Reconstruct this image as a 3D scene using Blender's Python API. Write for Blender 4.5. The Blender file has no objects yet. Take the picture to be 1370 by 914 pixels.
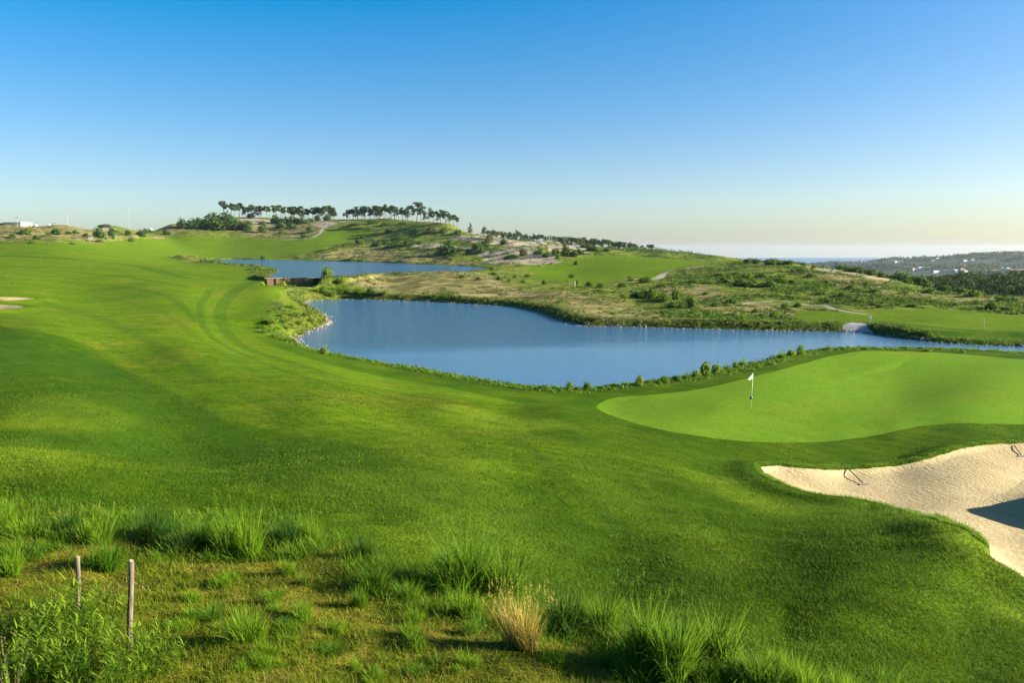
import bpy, math, random
import numpy as np
from mathutils import Vector, Matrix

random.seed(7)
RNG = np.random.default_rng(11)
SC = bpy.context.scene
COL = SC.collection
R = math.radians

# ------------------------------------------------------------------ camera frame
F, CX, CY, YH = 1000.0, 685.0, 457.0, 335.0      # focal length and centre in photo pixels, eye-level row
EYE = 11.0                                       # eye height above the lower pond
PITCH = math.atan((CY - YH) / F)
SP, CP = math.sin(PITCH), math.cos(PITCH)

def ts(px, py):
    """pixel -> (X/Y, (Z-EYE)/Y) of its sight line"""
    xx = (np.asarray(px, float) - CX) / F
    yy = (CY - np.asarray(py, float)) / F
    den = CP + yy * SP
    return xx / den, (-SP + yy * CP) / den

# ------------------------------------------------------------------ noise
def _hash(ix, iy, seed):
    h = (ix * 374761393 + iy * 668265263 + seed * 1442695041) & 0xffffffff
    h = ((h ^ (h >> 13)) * 1274126177) & 0xffffffff
    return ((h ^ (h >> 16)) & 0xffff) / 65535.0

def vnoise(x, y, seed=0):
    x = np.asarray(x, float); y = np.asarray(y, float)
    fx = np.floor(x); fy = np.floor(y)
    ix = fx.astype(np.int64); iy = fy.astype(np.int64)
    u = x - fx; v = y - fy
    u = u * u * u * (u * (u * 6 - 15) + 10); v = v * v * v * (v * (v * 6 - 15) + 10)
    a = _hash(ix, iy, seed); b = _hash(ix + 1, iy, seed)
    c = _hash(ix, iy + 1, seed); d = _hash(ix + 1, iy + 1, seed)
    return (a + (b - a) * u) * (1 - v) + (c + (d - c) * u) * v

def fbm(x, y, octv=3, seed=0):
    s = 0; a = 0.5; n = 0
    for k in range(octv):
        s = s + a * (vnoise(x * 2 ** k, y * 2 ** k, seed + 17 * k) - 0.5); n += a; a *= 0.5
    return s / n * 2.0            # about -1..1

def sstep(a, b, x):
    t = np.clip((x - a) / (b - a), 0, 1)
    return t * t * (3 - 2 * t)

# ------------------------------------------------------------------ polygons drawn on the land
def smooth_poly(pts, n=4, closed=True):
    P = np.array(pts, float); out = []
    m = len(P)
    for i in range(m if closed else m - 1):
        if closed: p0, p1, p2, p3 = P[i - 1], P[i], P[(i + 1) % m], P[(i + 2) % m]
        else: p0, p1, p2, p3 = P[max(i - 1, 0)], P[i], P[i + 1], P[min(i + 2, m - 1)]
        for k in range(n):
            t = k / n
            out.append(0.5 * (2 * p1 + (p2 - p0) * t + (2 * p0 - 5 * p1 + 4 * p2 - p3) * t * t + (3 * p1 - p0 - 3 * p2 + p3) * t ** 3))
    if not closed: out.append(P[-1])
    return np.array(out)

def seg_dist(x, y, poly, closed):
    best = np.full(x.shape, 1e18)
    m = len(poly)
    for i in range(m if closed else m - 1):
        ax, ay = poly[i]; bx, by = poly[(i + 1) % m]
        dx, dy = bx - ax, by - ay
        L = dx * dx + dy * dy + 1e-12
        t = np.clip(((x - ax) * dx + (y - ay) * dy) / L, 0, 1)
        best = np.minimum(best, (x - ax - t * dx) ** 2 + (y - ay - t * dy) ** 2)
    return np.sqrt(best)

def sd_poly(x, y, poly, margin=30.0):
    """signed distance in metres, + inside"""
    lo = poly.min(0) - margin; hi = poly.max(0) + margin
    out = np.full(x.shape, -float(margin))
    m = (x > lo[0]) & (x < hi[0]) & (y > lo[1]) & (y < hi[1])
    xs, ys = x[m], y[m]
    d = seg_dist(xs, ys, poly, True)
    ins = np.zeros(xs.shape, bool)
    n = len(poly)
    for i in range(n):
        ax, ay = poly[i]; bx, by = poly[(i + 1) % n]
        if ay == by: continue
        c = ((ay > ys) != (by > ys)) & (xs < (bx - ax) * (ys - ay) / (by - ay) + ax)
        ins ^= c
    out[m] = np.where(ins, d, -np.minimum(d, margin))
    return out

def sd_line(x, y, line, margin=30.0):
    lo = line.min(0) - margin; hi = line.max(0) + margin
    out = np.full(x.shape, float(margin))
    m = (x > lo[0]) & (x < hi[0]) & (y > lo[1]) & (y < hi[1])
    out[m] = np.minimum(seg_dist(x[m], y[m], line, False), margin)
    return out

# ------------------------------------------------------------------ ponds (flat, so exact)
def on_level(pts, z):
    P = np.array(pts, float)
    t, s = ts(P[:, 0], P[:, 1])
    Y = (z - EYE) / s
    return np.stack([t * Y, Y], 1)

POND1 = [(407,407),(418,403),(440,401.5),(470,400.5),(553,403),(612,406),(667,409),(707,415),(730,422),(750,430),(780,435.5),(820,437),
         (900,439),(1003,442),(1119,444),(1164,446),(1209,453),(1277,460),(1370,464),(1500,467),(1560,472),(1500,478),
         (1370,475),(1311,471),(1243,468.5),(1140,467),(1071,472),(1021,484),(952,499),(900,508),(845,515.5),(793,520),(750,522.5),
         (714,521.5),(648,510.5),(561,493.5),(502,486.5),(429,471.5),(397,456),(408,446),(430,438.5),(442,431.5),(436,422),(420,414.5)]
W1 = 0.0
POND2 = [(278,349.5),(300,347.2),(330,347),(380,348.2),(446,349.5),(490,350.8),(530,352.5),(580,354.5),(641,357.5),(650,360),(627,364),(591,364.5),
         (557,365.5),(525,366),(491,367),(470,370),(452,371.6),(420,371.8),(385,371.5),(362,370),(366,366.5),(374,364),(368,360.5),(349,356.5),(308,353.5)]
W2 = 4.0
pond1 = smooth_poly(on_level(POND1, W1), 4)
pond2 = smooth_poly(on_level(POND2, W2), 4)

# ------------------------------------------------------------------ the lie of the land: (column, [(row, distance)])
COLS = {
 0:   [(914,6.9),(820,8.9),(740,11.5),(680,14.8),(620,20),(570,27),(530,34),(490,44),(440,70),(400,104),(370,155),(345,255),(326,335),(315,430),(305,540),(340,700)],
 80:  [(640,18),(580,26),(540,32),(470,52),(325,350),(305,560)],
 150: [(914,7),(820,9),(740,11.7),(680,15.2),(620,21),(560,29),(500,43),(440,76),(400,116),(370,175),(347,290),(333,400),(322,530),(312,630),(303,690),(330,820)],
 230: [(600,24),(540,35),(480,52),(430,85),(390,140),(360,240),(352,350),(344,450),(335,590),(318,730),(300,800),(330,990)],
 300: [(914,7.1),(820,9.2),(740,11.9),(680,15.6),(620,22),(560,31),(500,46),(450,74),(410,114),(380,170),(361,265),(345.5,600),(330,690),(313,770),(300,820),(292,860),(310,1050)],
 360: [(560,32),(500,48),(460,71),(430,93),(400,130),(385,160),(374,195),(346,590),(330,680),(315,760),(304,830),(293,880),(310,1080)],
 450: [(914,7.2),(820,9.3),(740,12),(680,16),(620,23),(560,33),(520,43),(490,58),(395,174),(385,184),(347.5,520),(335,620),(315,740),(300,820),(294,860),(310,1040)],
 520: [(560,35),(520,49),(498,62),(392,175),(378,205),(350,440),(340,560),(318,700),(299,800),(293,840),(310,1040)],
 600: [(914,7.3),(820,9.4),(740,12.1),(680,16.2),(620,23.5),(570,33),(535,44),(397,164),(383,190),(372,215),(353,370),(343,450),(325,580),(306,690),(299,730),(315,930)],
 645: [(353,352),(343,420),(329,500),(318,600),(322,740)],
 690: [(560,39),(535,49),(403,160),(390,180),(376,215),(364,265),(353,330),(345,375),(335,420),(326,500),(321,580),(326,780)],
 750: [(914,7.3),(820,9.5),(740,12.3),(680,16.6),(630,23),(580,33),(550,42),(532,52),(420,124),(405,147),(390,176),(377,215),(364,280),(352,340),(340,400),(333,490),(330,570),(342,800)],
 820: [(700,15.5),(640,22.5),(600,30.5),(560,42),(535,53),(428,117),(410,140),(395,165),(380,200),(368,250),(355,320),(343,400),(337,480),(335,560),(350,850)],
 900: [(914,7.4),(820,9.6),(740,12.8),(680,18),(640,24),(600,32),(560,42),(530,53),(428,116),(410,138),(395,163),(380,196),(366,250),(355,310),(346,390),(343,460),(340.5,620),(352,900)],
 960: [(590,35.5),(550,44.5),(515,58),(430,114),(412,134),(396,158),(380,192),(366,235),(354,300),(348,370),(347.5,500),(362,900)],
 1050:[(914,7.6),(840,9.8),(780,12),(720,15.8),(680,20.5),(650,25.5),(618,32),(592,36.5),(550,45.5),(500,63),(480,72),(431,113),(415,132),(400,153),(385,179),(370,213),(358,248),(350,278),(362,380),(368,900)],
 1130:[(690,19.5),(665,25),(632,32),(589,37.5),(550,46),(500,64),(474,76),(436,107),(420,122),(405,142),(390,168),(375,205),(361.5,245),(378,330),(380,900)],
 1200:[(914,8),(850,9.9),(780,13),(720,17.6),(690,22),(662,27),(625,33.2),(578,39),(540,49),(500,64),(472,77.5),(441,99),(425,115),(412,132),(402,148),(391,170),(381,200),(376.5,225),(392,300),(382,900)],
 1290:[(860,10.2),(800,12.8),(760,15.2),(725,19),(680,25),(640,30),(603,35),(567,40.5),(530,50),(500,62),(476,74.5),(447,95),(432,108),(419,124),(408,142),(398,163),(392.5,185),(408,240),(384,900)],
 1370:[(914,8.4),(860,10.4),(810,13.2),(778,16.4),(720,22.5),(650,30),(597,36.3),(568,41.5),(530,50),(500,61),(482,70),(452,91),(437,103),(423,119),(411,137),(403,153),(399,168),(416,220),(386,900)],
}
ctl = []
def addc(px, py, D):
    t, s = ts(px, py)
    ctl.append((float(t), D, EYE + float(s) * D))
for c, rows in COLS.items():
    for py, D in rows: addc(c, py, D)
for py, D in COLS[0]:
    addc(-300, py, D); addc(-560, py, D)
for py, D in COLS[1370]:
    addc(1660, py, D); addc(1930, py, D)
for c in range(-560, 1931, 190):
    t = (c - CX) / F
    ctl.append((t, 2.5, EYE - 4.2)); ctl.append((t, 4.5, EYE - 4.25))
    ctl.append((t, 1600, -62.0)); ctl.append((t, 3000, -88.0)); ctl.append((t, 5200, -120.0))
for P, z in ((POND1, W1), (POND2, W2)):
    for px, py in P[::2]:
        t, s = ts(px, py); D = (z - EYE) / s
        if D < 640: ctl.append((float(t), float(D), z + 0.45))
CT = np.array(ctl)

KU, KV, DV, DG = 3.2, 1.0, 6.0, 25.0
def uv_of(t, D): return np.stack([t * KU, np.log(D + DV) * KV], -1)
def tps_k(r2): return 0.5 * r2 * np.log(r2 + 1e-12)
_c = uv_of(CT[:, 0], CT[:, 1]); _g = (CT[:, 2] - EYE) / (CT[:, 1] + DG)
_n = len(_c)
_A = np.zeros((_n + 3, _n + 3))
_A[:_n, :_n] = tps_k(((_c[:, None] - _c[None]) ** 2).sum(-1)) + np.eye(_n) * 4e-4
_A[:_n, _n] = 1; _A[:_n, _n + 1:] = _c; _A[_n:, :_n] = _A[:_n, _n:].T
_w = np.linalg.solve(_A, np.concatenate([_g, np.zeros(3)]))

def tps_z(t, D):
    sh = np.broadcast(t, D).shape
    t = np.broadcast_to(t, sh).ravel(); D = np.broadcast_to(D, sh).ravel()
    out = np.empty(t.shape)
    q = uv_of(np.clip(t, -1.15, 1.15), D)
    for i in range(0, len(q), 20000):
        b = q[i:i + 20000]
        r2 = (b[:, 0:1] - _c[:, 0]) ** 2 + (b[:, 1:2] - _c[:, 1]) ** 2
        out[i:i + 20000] = tps_k(r2) @ _w[:_n] + _w[_n] + b @ _w[_n + 1:]
    return (out * (D + DG) + EYE).reshape(sh)

BUMPS = [  # swells of the mown land: column, row, half-width (in X/Y), half-length (in ln distance), metres, turn
 (800, 735, 0.20, 0.30, -0.60, 0.0), (1275, 770, 0.17, 0.30, 0.75, 0.0), (470, 640, 0.16, 0.20, 0.26, 0.25), (250, 600, 0.14, 0.16, -0.55, 0.3), (60, 560, 0.12, 0.16, 0.50, 0.3),
 (120, 640, 0.10, 0.14, 0.20, 0.0), (420, 560, 0.07, 0.12, 0.30, 0.4), (560, 690, 0.06, 0.10, 0.14, 0.5), (700, 640, 0.05, 0.12, -0.16, 0.5), (260, 470, 0.06, 0.14, 0.35, 0.3), (640, 620, 0.10, 0.16, 0.22, 0.5), (150, 480, 0.12, 0.22, -0.7, 0.4), (30, 440, 0.10, 0.22, 0.6, 0.0), (330, 420, 0.05, 0.40, -0.7, 0.0), (230, 395, 0.06, 0.3, 0.7, 0.0), (100, 380, 0.07, 0.25, -0.9, 0.0),
 (1200, 520, 0.12, 0.14, -0.22, 0.0), (1040, 520, 0.09, 0.14, 0.16, 0.0), (1330, 520, 0.09, 0.16, 0.2, 0.0), (980, 620, 0.10, 0.12, -0.25, 0.0),
 (470, 318, 0.025, 0.06, -1.5, 0.0), (760, 362, 0.05, 0.12, -0.9, 0.0), (850, 352, 0.06, 0.12, 0.9, 0.0), (1270, 428, 0.05, 0.06, 0.25, 0.0), (1200, 426, 0.04, 0.06, -0.15, 0.0),
]
BC = None
def base_z(t, D):
    """the fitted land plus its swells"""
    z = tps_z(t, D)
    if BC is not None:
        for (u0, v0), (px, py, ht, hl, a, rot) in zip(BC, BUMPS):
            du = (t - u0) / ht; dv = (np.log(D) - v0) / hl; cr, sr = math.cos(rot), math.sin(rot)
            z = z + a * np.exp(-(du * cr + dv * sr) ** 2 - (-du * sr + dv * cr) ** 2)
    return z

_LV = np.linspace(math.log(3.0), math.log(1400.0), 900)
def project(pts, dz=0.0):
    """where the sight lines through these photo pixels first meet the land"""
    P = np.array(pts, float).reshape(-1, 2)
    t, s = ts(P[:, 0], P[:, 1])
    D = np.exp(_LV)[None, :]
    z = base_z(t[:, None], np.broadcast_to(D, (len(P), len(_LV)))) + dz
    ray = EYE + s[:, None] * D
    hit = z >= ray
    k = np.where(hit.any(1), hit.argmax(1), -1)
    out = []
    for i, kk in enumerate(k):
        if kk == 0: d = 3.0; zz = z[i, 0]
        elif kk < 0:
            kk = int((z[i] - ray[i])[300:].argmax() + 300); d = math.exp(_LV[kk]); zz = z[i, kk]
        else:
            a = (z[i, kk - 1] - ray[i, kk - 1]); b = (z[i, kk] - ray[i, kk]); f = -a / (b - a + 1e-12)
            d = math.exp(_LV[kk - 1] + f * (_LV[kk] - _LV[kk - 1])); zz = z[i, kk - 1] * (1 - f) + z[i, kk] * f
        out.append((t[i] * d, d, zz))
    return np.array(out)

BC = [(q[0] / q[1], math.log(q[1])) for q in project([(b[0], b[1]) for b in BUMPS])]
def land_poly(pts, n=3): return smooth_poly(project(smooth_poly(pts, 2))[:, :2], max(1, n - 1))
def land_line(pts, n=3): return project(smooth_poly(pts, n, False))[:, :2]

GREEN = [(799,547),(845,565),(909,580),(995,590),(1060,592),(1125,589),(1189,579),(1232,569.5),(1297,566),(1370,568),(1480,566),(1490,500),(1450,485),
         (1370,481.5),(1297,475),(1211,470),(1146,472),(1107,477.5),(1081,485),(1017,502),(931,522),(823,534)]
BUNKER = [(1016,629.5),(1047,627),(1103,632),(1137,631),(1189,627),(1232,619),(1275,606),(1318,598),(1370,596),(1440,600),(1480,640),(1500,690),(1490,740),(1460,790),(1400,800),(1366,780),(1325,757),(1318,737),(1275,713),(1232,698),(1189,685),(1146,676),(1090,668),(1038,649)]
BUNK_L1 = [(-60,396),(0,398),(30,399.5),(47,401.3),(30,403),(0,405),(-60,408)]
BUNK_L2 = [(-60,407),(0,409.5),(20,411),(34,413.5),(20,415.8),(0,418),(-60,422)]
BUNK_R = [(922,348.2),(932,348),(941,349),(930,349.4)]
FAIR_L = [(-400,330),(-150,327),(0,325.5),(60,325),(120,325.5),(160,330),(205,338),(232,346),(262,352),(330,358),(338,366),(354,371),(368,378),(378,388),(368,404),(352,420),(344,438),(350,455),
          (385,472),(450,491),(520,506),(600,518),(680,534),(700,545),(660,560),(690,580),(770,600),(860,640),(930,700),(1010,760),(960,770),(800,700),(700,650),(560,610),(440,595),(330,570),(240,535),(150,480),(60,445),(-60,430),(-200,420),(-400,410)]
FAIR_B = [(130,330),(150,322),(230,317),(300,317),(380,321),(414,320.5),(430,315),(438,307.5),(462,305),(500,308.5),(501,312),(478,322),(440,330),(415,340),(380,344.5),(300,345.5),(230,345),(170,339)]
FAIR_M = [(700,372),(720,366),(690,362),(720,358),(755,350),(790,343.5),(830,341.5),(880,345),(930,349),(985,350.5),(960,353.5),(920,357),(895,362.5),(880,371),(868,374),(845,370),(830,374),(800,380),(770,378)]
FAIR_R = [(1078,416),(1120,418.5),(1157,417),(1200,414),(1260,414.5),(1330,419),(1400,424),(1500,427),(1500,446),(1400,444),(1330,442),(1260,440),(1210,436),(1170,434),(1120,434.5),(1085,430),(1060,424)]
LIGHT = [[(500,585),(590,575),(730,720),(640,725)], [(20,535),(110,530),(170,560),(80,580),(10,570)], [(1225,690),(1260,700),(1345,790),(1370,830),(1330,820),(1270,745)], [(600,545),(700,560),(760,575),(680,578),(590,562)], [(430,640),(520,640),(660,740),(600,745),(500,690)], [(760,640),(860,660),(1000,740),(960,745),(830,690)], [(880,620),(980,640),(1060,690),(960,665)], [(-20,600),(60,590),(110,625),(40,650),(-20,645)]]  # lighter turf; the strip along the bunker lip paints its sunlit side
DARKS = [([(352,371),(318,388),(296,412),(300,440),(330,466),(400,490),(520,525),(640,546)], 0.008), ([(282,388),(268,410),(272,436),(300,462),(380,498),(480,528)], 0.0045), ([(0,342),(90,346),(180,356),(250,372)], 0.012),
         ([(380,590),(470,600),(560,650),(660,730)], 0.020), ([(20,468),(120,488),(210,530),(300,580),(420,640),(520,700)], 0.022), ([(60,590),(180,600),(300,630)], 0.075), ([(240,365),(300,375),(340,378)], 0.006)]  # mowing lines and edges; the widest band paints shade of a left-facing slope
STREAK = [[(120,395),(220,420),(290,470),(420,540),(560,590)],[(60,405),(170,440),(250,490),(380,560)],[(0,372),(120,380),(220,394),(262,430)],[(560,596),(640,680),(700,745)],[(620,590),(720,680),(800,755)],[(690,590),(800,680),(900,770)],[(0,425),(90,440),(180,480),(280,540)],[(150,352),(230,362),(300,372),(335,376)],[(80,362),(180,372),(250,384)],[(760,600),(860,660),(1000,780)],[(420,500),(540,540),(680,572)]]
PATHS = [([(380,320.5),(395,320),(414,318.5),(424,315),(429,311),(431,307.5),(437,303.5),(450,299.3),(462,296),(470,294.2)], 1.7),
         ([(838,374.5),(862,374),(880,371.8),(889,366),(905,361.5),(925,358.3),(945,356.5)], 1.25),
         ([(985,408),(1010,404),(1037,402),(1056,403.2)], 0.5), ([(1073,405),(1092,409),(1113,413.2),(1140,417.8),(1157,420.2)], 0.55),
         ([(98,321.5),(130,318.6),(165,318)], 1.2)]
ROUGH_FG = [(-700,655),(-300,662),(0,672),(60,685),(150,700),(250,702),(330,705),(400,712),(440,724),(480,742),(540,758),(600,775),(680,800),(740,822),(800,842),(880,860),(960,884),(1040,905),(1100,925),(1500,1100),(1700,1500),(-1500,1500)]
LUSH = [(352,383),(375,388),(402,402),(412,412),(430,425),(440,432),(428,440),(405,447),(394,458),(372,452),(346,450),(352,436),(374,424),(380,410),(366,396)]
SEMI = [(-200,428),(0,440),(120,482),(220,535),(330,580),(450,605),(600,640),(760,720),(900,790),(800,800),(620,720),(430,680),(240,640),(60,560),(-200,500)]
DRY = [[(500,366),(640,366),(700,385),(780,395),(850,405),(900,418),(960,425),(1060,432),(900,434),(780,430),(720,412),(660,402),(560,398),(470,390)],
       [(420,344),(500,335),(560,338),(600,346),(640,352),(560,352),(480,349)],
       [(-100,306),(60,303),(180,298),(240,297),(250,308),(180,316),(60,322),(-100,322)],
       [(300,296),(400,297),(450,296),(440,305),(420,313),(380,317),(330,314),(300,308)],
       [(1050,352),(1130,352),(1250,375),(1330,390),(1400,398),(1400,412),(1250,404),(1150,395),(1100,380)],
       [(900,380),(960,385),(1010,400),(1080,415),(1050,428),(960,420),(900,405)]]
SANDY = [[(548,328),(580,327),(620,333),(655,336),(650,343),(600,334),(560,333)], [(600,318),(650,316),(690,318),(720,324),(680,325),(630,323)], [(645,345),(665,334),(690,331),(720,334),(742,343),(745,352),(700,353),(650,350)],
         [(640,322),(680,316),(720,322),(760,330),(790,336),(780,342),(740,336),(700,328),(650,328)],
         [(1080,354),(1125,352),(1160,360),(1200,372),(1230,380),(1190,378),(1140,368),(1100,362)],
         [(318,293),(345,292),(370,297),(392,300),(370,302),(335,298)],
         [(415,296),(440,297),(452,300),(430,304),(418,301)], [(125,306),(150,305),(156,309),(135,311)]]
BEACH = [(1124,441.5),(1132,438.5),(1150,438),(1164,440.5),(1167,447.5),(1122,446)]

green_p, bunker_p = land_poly(GREEN), land_poly(BUNKER)
bl1_p, bl2_p, br_p = land_poly(BUNK_L1), land_poly(BUNK_L2), land_poly(BUNK_R)
fair_p = [land_poly(q, 3) for q in (FAIR_L, FAIR_B, FAIR_M, FAIR_R)]
path_l = [(land_line(q), w) for q, w in PATHS]
light_p = [land_poly(q) for q in LIGHT]; dark_l = [(land_line(q), w) for q, w in DARKS]; streak_l = [land_line(q) for q in STREAK]
rough_p = land_poly(ROUGH_FG); lush_p = land_poly(LUSH); semi_p = land_poly(SEMI)
dry_p = [land_poly(q) for q in DRY]; sandy_p = [land_poly(q) for q in SANDY]; beach_p = land_poly(BEACH)

# ------------------------------------------------------------------ height of the finished ground
DAM_X0 = float(ts(362, 376)[0]) * 191.0
def DAM_Y(X): return 187.6 + (X - DAM_X0) * 0.309      # the plank dam's line across the cove
def land_z(X, Y, detail=True):
    X = np.asarray(X, float); Y = np.asarray(Y, float)
    D = np.maximum(Y, 2.0); t = X / D
    z = base_z(t, D)
    s1 = sd_poly(X, Y, pond1, 40.0) + fbm(X / 3.0, Y / 3.0, 2, 5) * 0.35
    s2 = sd_poly(X, Y, pond2, 60.0) + fbm(X / 4.0, Y / 4.0, 2, 6) * 0.8
    # gentle swells everywhere, hummocks on the unmown land
    zone_f = np.zeros(X.shape)
    for q in fair_p: zone_f = np.maximum(zone_f, sstep(-6, 3, sd_poly(X, Y, q, 12)))
    zone_f = np.maximum(zone_f, sstep(-9, 1, sd_poly(X, Y, green_p, 12)))
    sb = sd_poly(X, Y, bunker_p, 12)
    wild = (1 - zone_f) * sstep(85, 130, D) * (1 - sstep(700, 1000, D)) * sstep(0, 6, -s1) * sstep(0, 8, -s2)
    z = z + fbm(X / 26.0, Y / 26.0, 3, 1) * 0.9 * wild * sstep(120, 260, D) + fbm(X / 9.0, Y / 9.0, 3, 2) * 0.5 * wild
    z = z + fbm(X / 60.0, Y / 60.0, 2, 3) * 1.6 * wild * sstep(250, 420, D)
    z = z + fbm(X / 32.0, Y / 32.0, 3, 13) * 3.4 * wild * sstep(330, 430, D) * (1 - sstep(640, 760, D))
    z = z + fbm(X / 13.0, Y / 13.0, 2, 8) * 0.16 * sstep(10, 25, D) * (1 - sstep(200, 400, D)) * sstep(1, 8, -s1) * (1 - 0.9 * sstep(-3, 1, sd_poly(X, Y, green_p, 12))) * (1 - sstep(-1.5, 0.5, sb))
    sr_ = sd_poly(X, Y, rough_p, 12)
    fg = sstep(-0.6, 0.8, sr_) * (D < 40)
    z = z + fg * (fbm(X / 1.4, Y / 1.4, 3, 9) * 0.10 + fbm(X / 0.35, Y / 0.35, 2, 10) * 0.035)
    # bunkers: a bowl with a turfed lip
    z = z - 0.40 * sstep(0, 4.5, sb) - 0.14 * sstep(-0.02, 0.3, sb) + 0.22 * np.exp(-((sb + 0.5) / 0.7) ** 2)
    for q in (bl1_p, bl2_p):
        s = sd_poly(X, Y, q, 12); z = z - 0.5 * sstep(0, 2.5, s) + 0.35 * np.exp(-((s + 1.2) / 1.4) ** 2)
    # the turfed knoll right of the bunker that throws its shadow on the sand
    z = z + 1.3 * np.exp(-(((X - 22.7) / 2.0) ** 2 + ((Y - 26.9) / 2.3) ** 2)) + 0.14 * np.exp(-(((X - 20.2) / 1.3) ** 2 + ((Y - 28.6) / 0.4) ** 2))
    # the ground drops away below the plank dam
    tl, tr = ts(361, 380)[0], ts(421, 380)[0]; s0 = float(ts(390, 384.5)[1]); tt = X / D
    cut = sstep(tl - 0.030, tl, tt) * sstep(tr + 0.012, tr, tt) * sstep(163, 169, D) * sstep(0.5, 0.0, D - DAM_Y(X))
    z = np.where(cut > 0, np.minimum(z, EYE + s0 * D + 4.0 * (1 - cut)), z)
    # ponds: shore, bank and bed
    wl1 = np.where(Y > 100, 3.2, 1.6) + 0.0
    near1 = sstep(30, 10, -s1)
    z = np.where(near1 > 0.02, np.maximum(z, W1 + 0.42 + fbm(X / 6, Y / 6, 2, 4) * 0.12 - 9.0 * (1 - near1)), z)
    e = np.maximum(-s1, 0)
    lift = np.where(Y > 92, 0.55, 0.0) * sstep(0.3, 2.6, e) * sstep(14, 4, e)
    z = np.where(s1 > -6, z * sstep(0, 1, e / wl1) + (W1 - 0.02) * (1 - sstep(0, 1, e / wl1)), z) + lift
    z = np.where(s1 > 0, W1 - 0.05 - np.minimum(1.6, s1 * 0.6), z)
    near2 = sstep(9, 3, -s2)
    front = (cut > 0.3) & (Y < DAM_Y(X) + 0.3)
    z = np.where((near2 > 0) & ~front, np.maximum(z, W2 + 0.3 - 5.0 * (1 - near2)), z)
    e2 = np.maximum(-s2, 0)
    z = np.where((s2 > -8) & ~front, z * sstep(0, 1, e2 / 4.0) + (W2 - 0.02) * (1 - sstep(0, 1, e2 / 4.0)), z)
    z = np.where(s2 > 0, W2 - 0.05 - np.minimum(2.0, s2 * 0.4), z)
    return z

# ------------------------------------------------------------------ mesh helpers
def tag(o, label=None, cat=None, group=None, kind=None):
    if label: o['label'] = label
    if cat: o['category'] = cat
    if group: o['group'] = group
    if kind: o['kind'] = kind
    return o

def mesh_np(name, V, T, mat=None, attrs=None, smooth=True, N=3):
    """mesh object from numpy vertices and N-sided faces"""
    me = bpy.data.meshes.new(name)
    V = np.ascontiguousarray(V, np.float32); T = np.ascontiguousarray(T, np.int32)
    me.vertices.add(len(V)); me.vertices.foreach_set('co', V.ravel())
    me.loops.add(T.size); me.loops.foreach_set('vertex_index', T.ravel())
    me.polygons.add(len(T))
    me.polygons.foreach_set('loop_start', np.arange(0, T.size, N, dtype=np.int32))
    me.polygons.foreach_set('loop_total', np.full(len(T), N, np.int32))
    me.polygons.foreach_set('use_smooth', np.full(len(T), smooth, bool))
    for k, a in (attrs or {}).items():
        a = np.ascontiguousarray(a, np.float32)
        at = me.attributes.new(k, 'FLOAT' if a.ndim == 1 else 'FLOAT_VECTOR', 'POINT')
        at.data.foreach_set('value' if a.ndim == 1 else 'vector', a.ravel())
    me.update(calc_edges=True)
    if mat: me.materials.append(mat)
    return me

def link(name, me, parent=None, loc=None):
    o = bpy.data.objects.new(name, me); COL.objects.link(o)
    if parent: o.parent = parent
    if loc is not None: o.location = loc
    return o

def clip(V, T, sd):
    """cut a triangle mesh along sd = 0; returns new V, triangles with sd > 0, the rest"""
    s = sd[T]; pos = s > 0; n = pos.sum(1)
    ins, outs = [T[n == 3]], [T[n == 0]]
    extra = []; base = len(V); cache = {}
    def mid(a, b):
        k = (a, b) if a < b else (b, a)
        if k not in cache:
            a, b = k
            f = sd[a] / (sd[a] - sd[b])
            cache[k] = base + len(extra); extra.append(V[a] * (1 - f) + V[b] * f)
        return cache[k]
    i2, o2 = [], []
    for tri, p, c in zip(T[(n == 1) | (n == 2)].tolist(), pos[(n == 1) | (n == 2)].tolist(), n[(n == 1) | (n == 2)].tolist()):
        lone = p.index(c == 1)
        a, b, d = tri[lone], tri[(lone + 1) % 3], tri[(lone + 2) % 3]
        ab, ad = mid(a, b), mid(a, d)
        one, two = ([(a, ab, ad)], [(ab, b, d), (ab, d, ad)])
        if c == 1: i2 += one; o2 += two
        else: o2 += one; i2 += two
    if extra: V = np.concatenate([V, np.array(extra)])
    if i2: ins.append(np.array(i2)); outs.append(np.array(o2))
    return V, np.concatenate(ins), np.concatenate(outs)

def compact(V, T):
    u, inv = np.unique(T.ravel(), return_inverse=True)
    return V[u], inv.reshape(T.shape)

# ------------------------------------------------------------------ the ground sheet
QUICK = False
_tt = np.concatenate([np.linspace(-2.2, -0.76, 50)[:-1], np.arange(-0.76, 0.7601, 0.0025 if QUICK else 0.00125), np.linspace(0.76, 2.2, 50)[1:]])
_dd = np.exp(np.arange(math.log(2.5), math.log(5200.0), 0.016 if QUICK else 0.0085))
GT, GD = np.meshgrid(_tt, _dd)                       # rows of equal distance
GX, GY = (GT * GD).ravel(), GD.ravel()
GZ = land_z(GX, GY)
_nr, _nc = GT.shape
_i = (np.arange(_nr - 1)[:, None] * _nc + np.arange(_nc - 1)[None, :]).ravel()
GTRI = np.concatenate([np.stack([_i, _i + 1, _i + _nc + 1], 1), np.stack([_i, _i + _nc + 1, _i + _nc], 1)])

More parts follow.
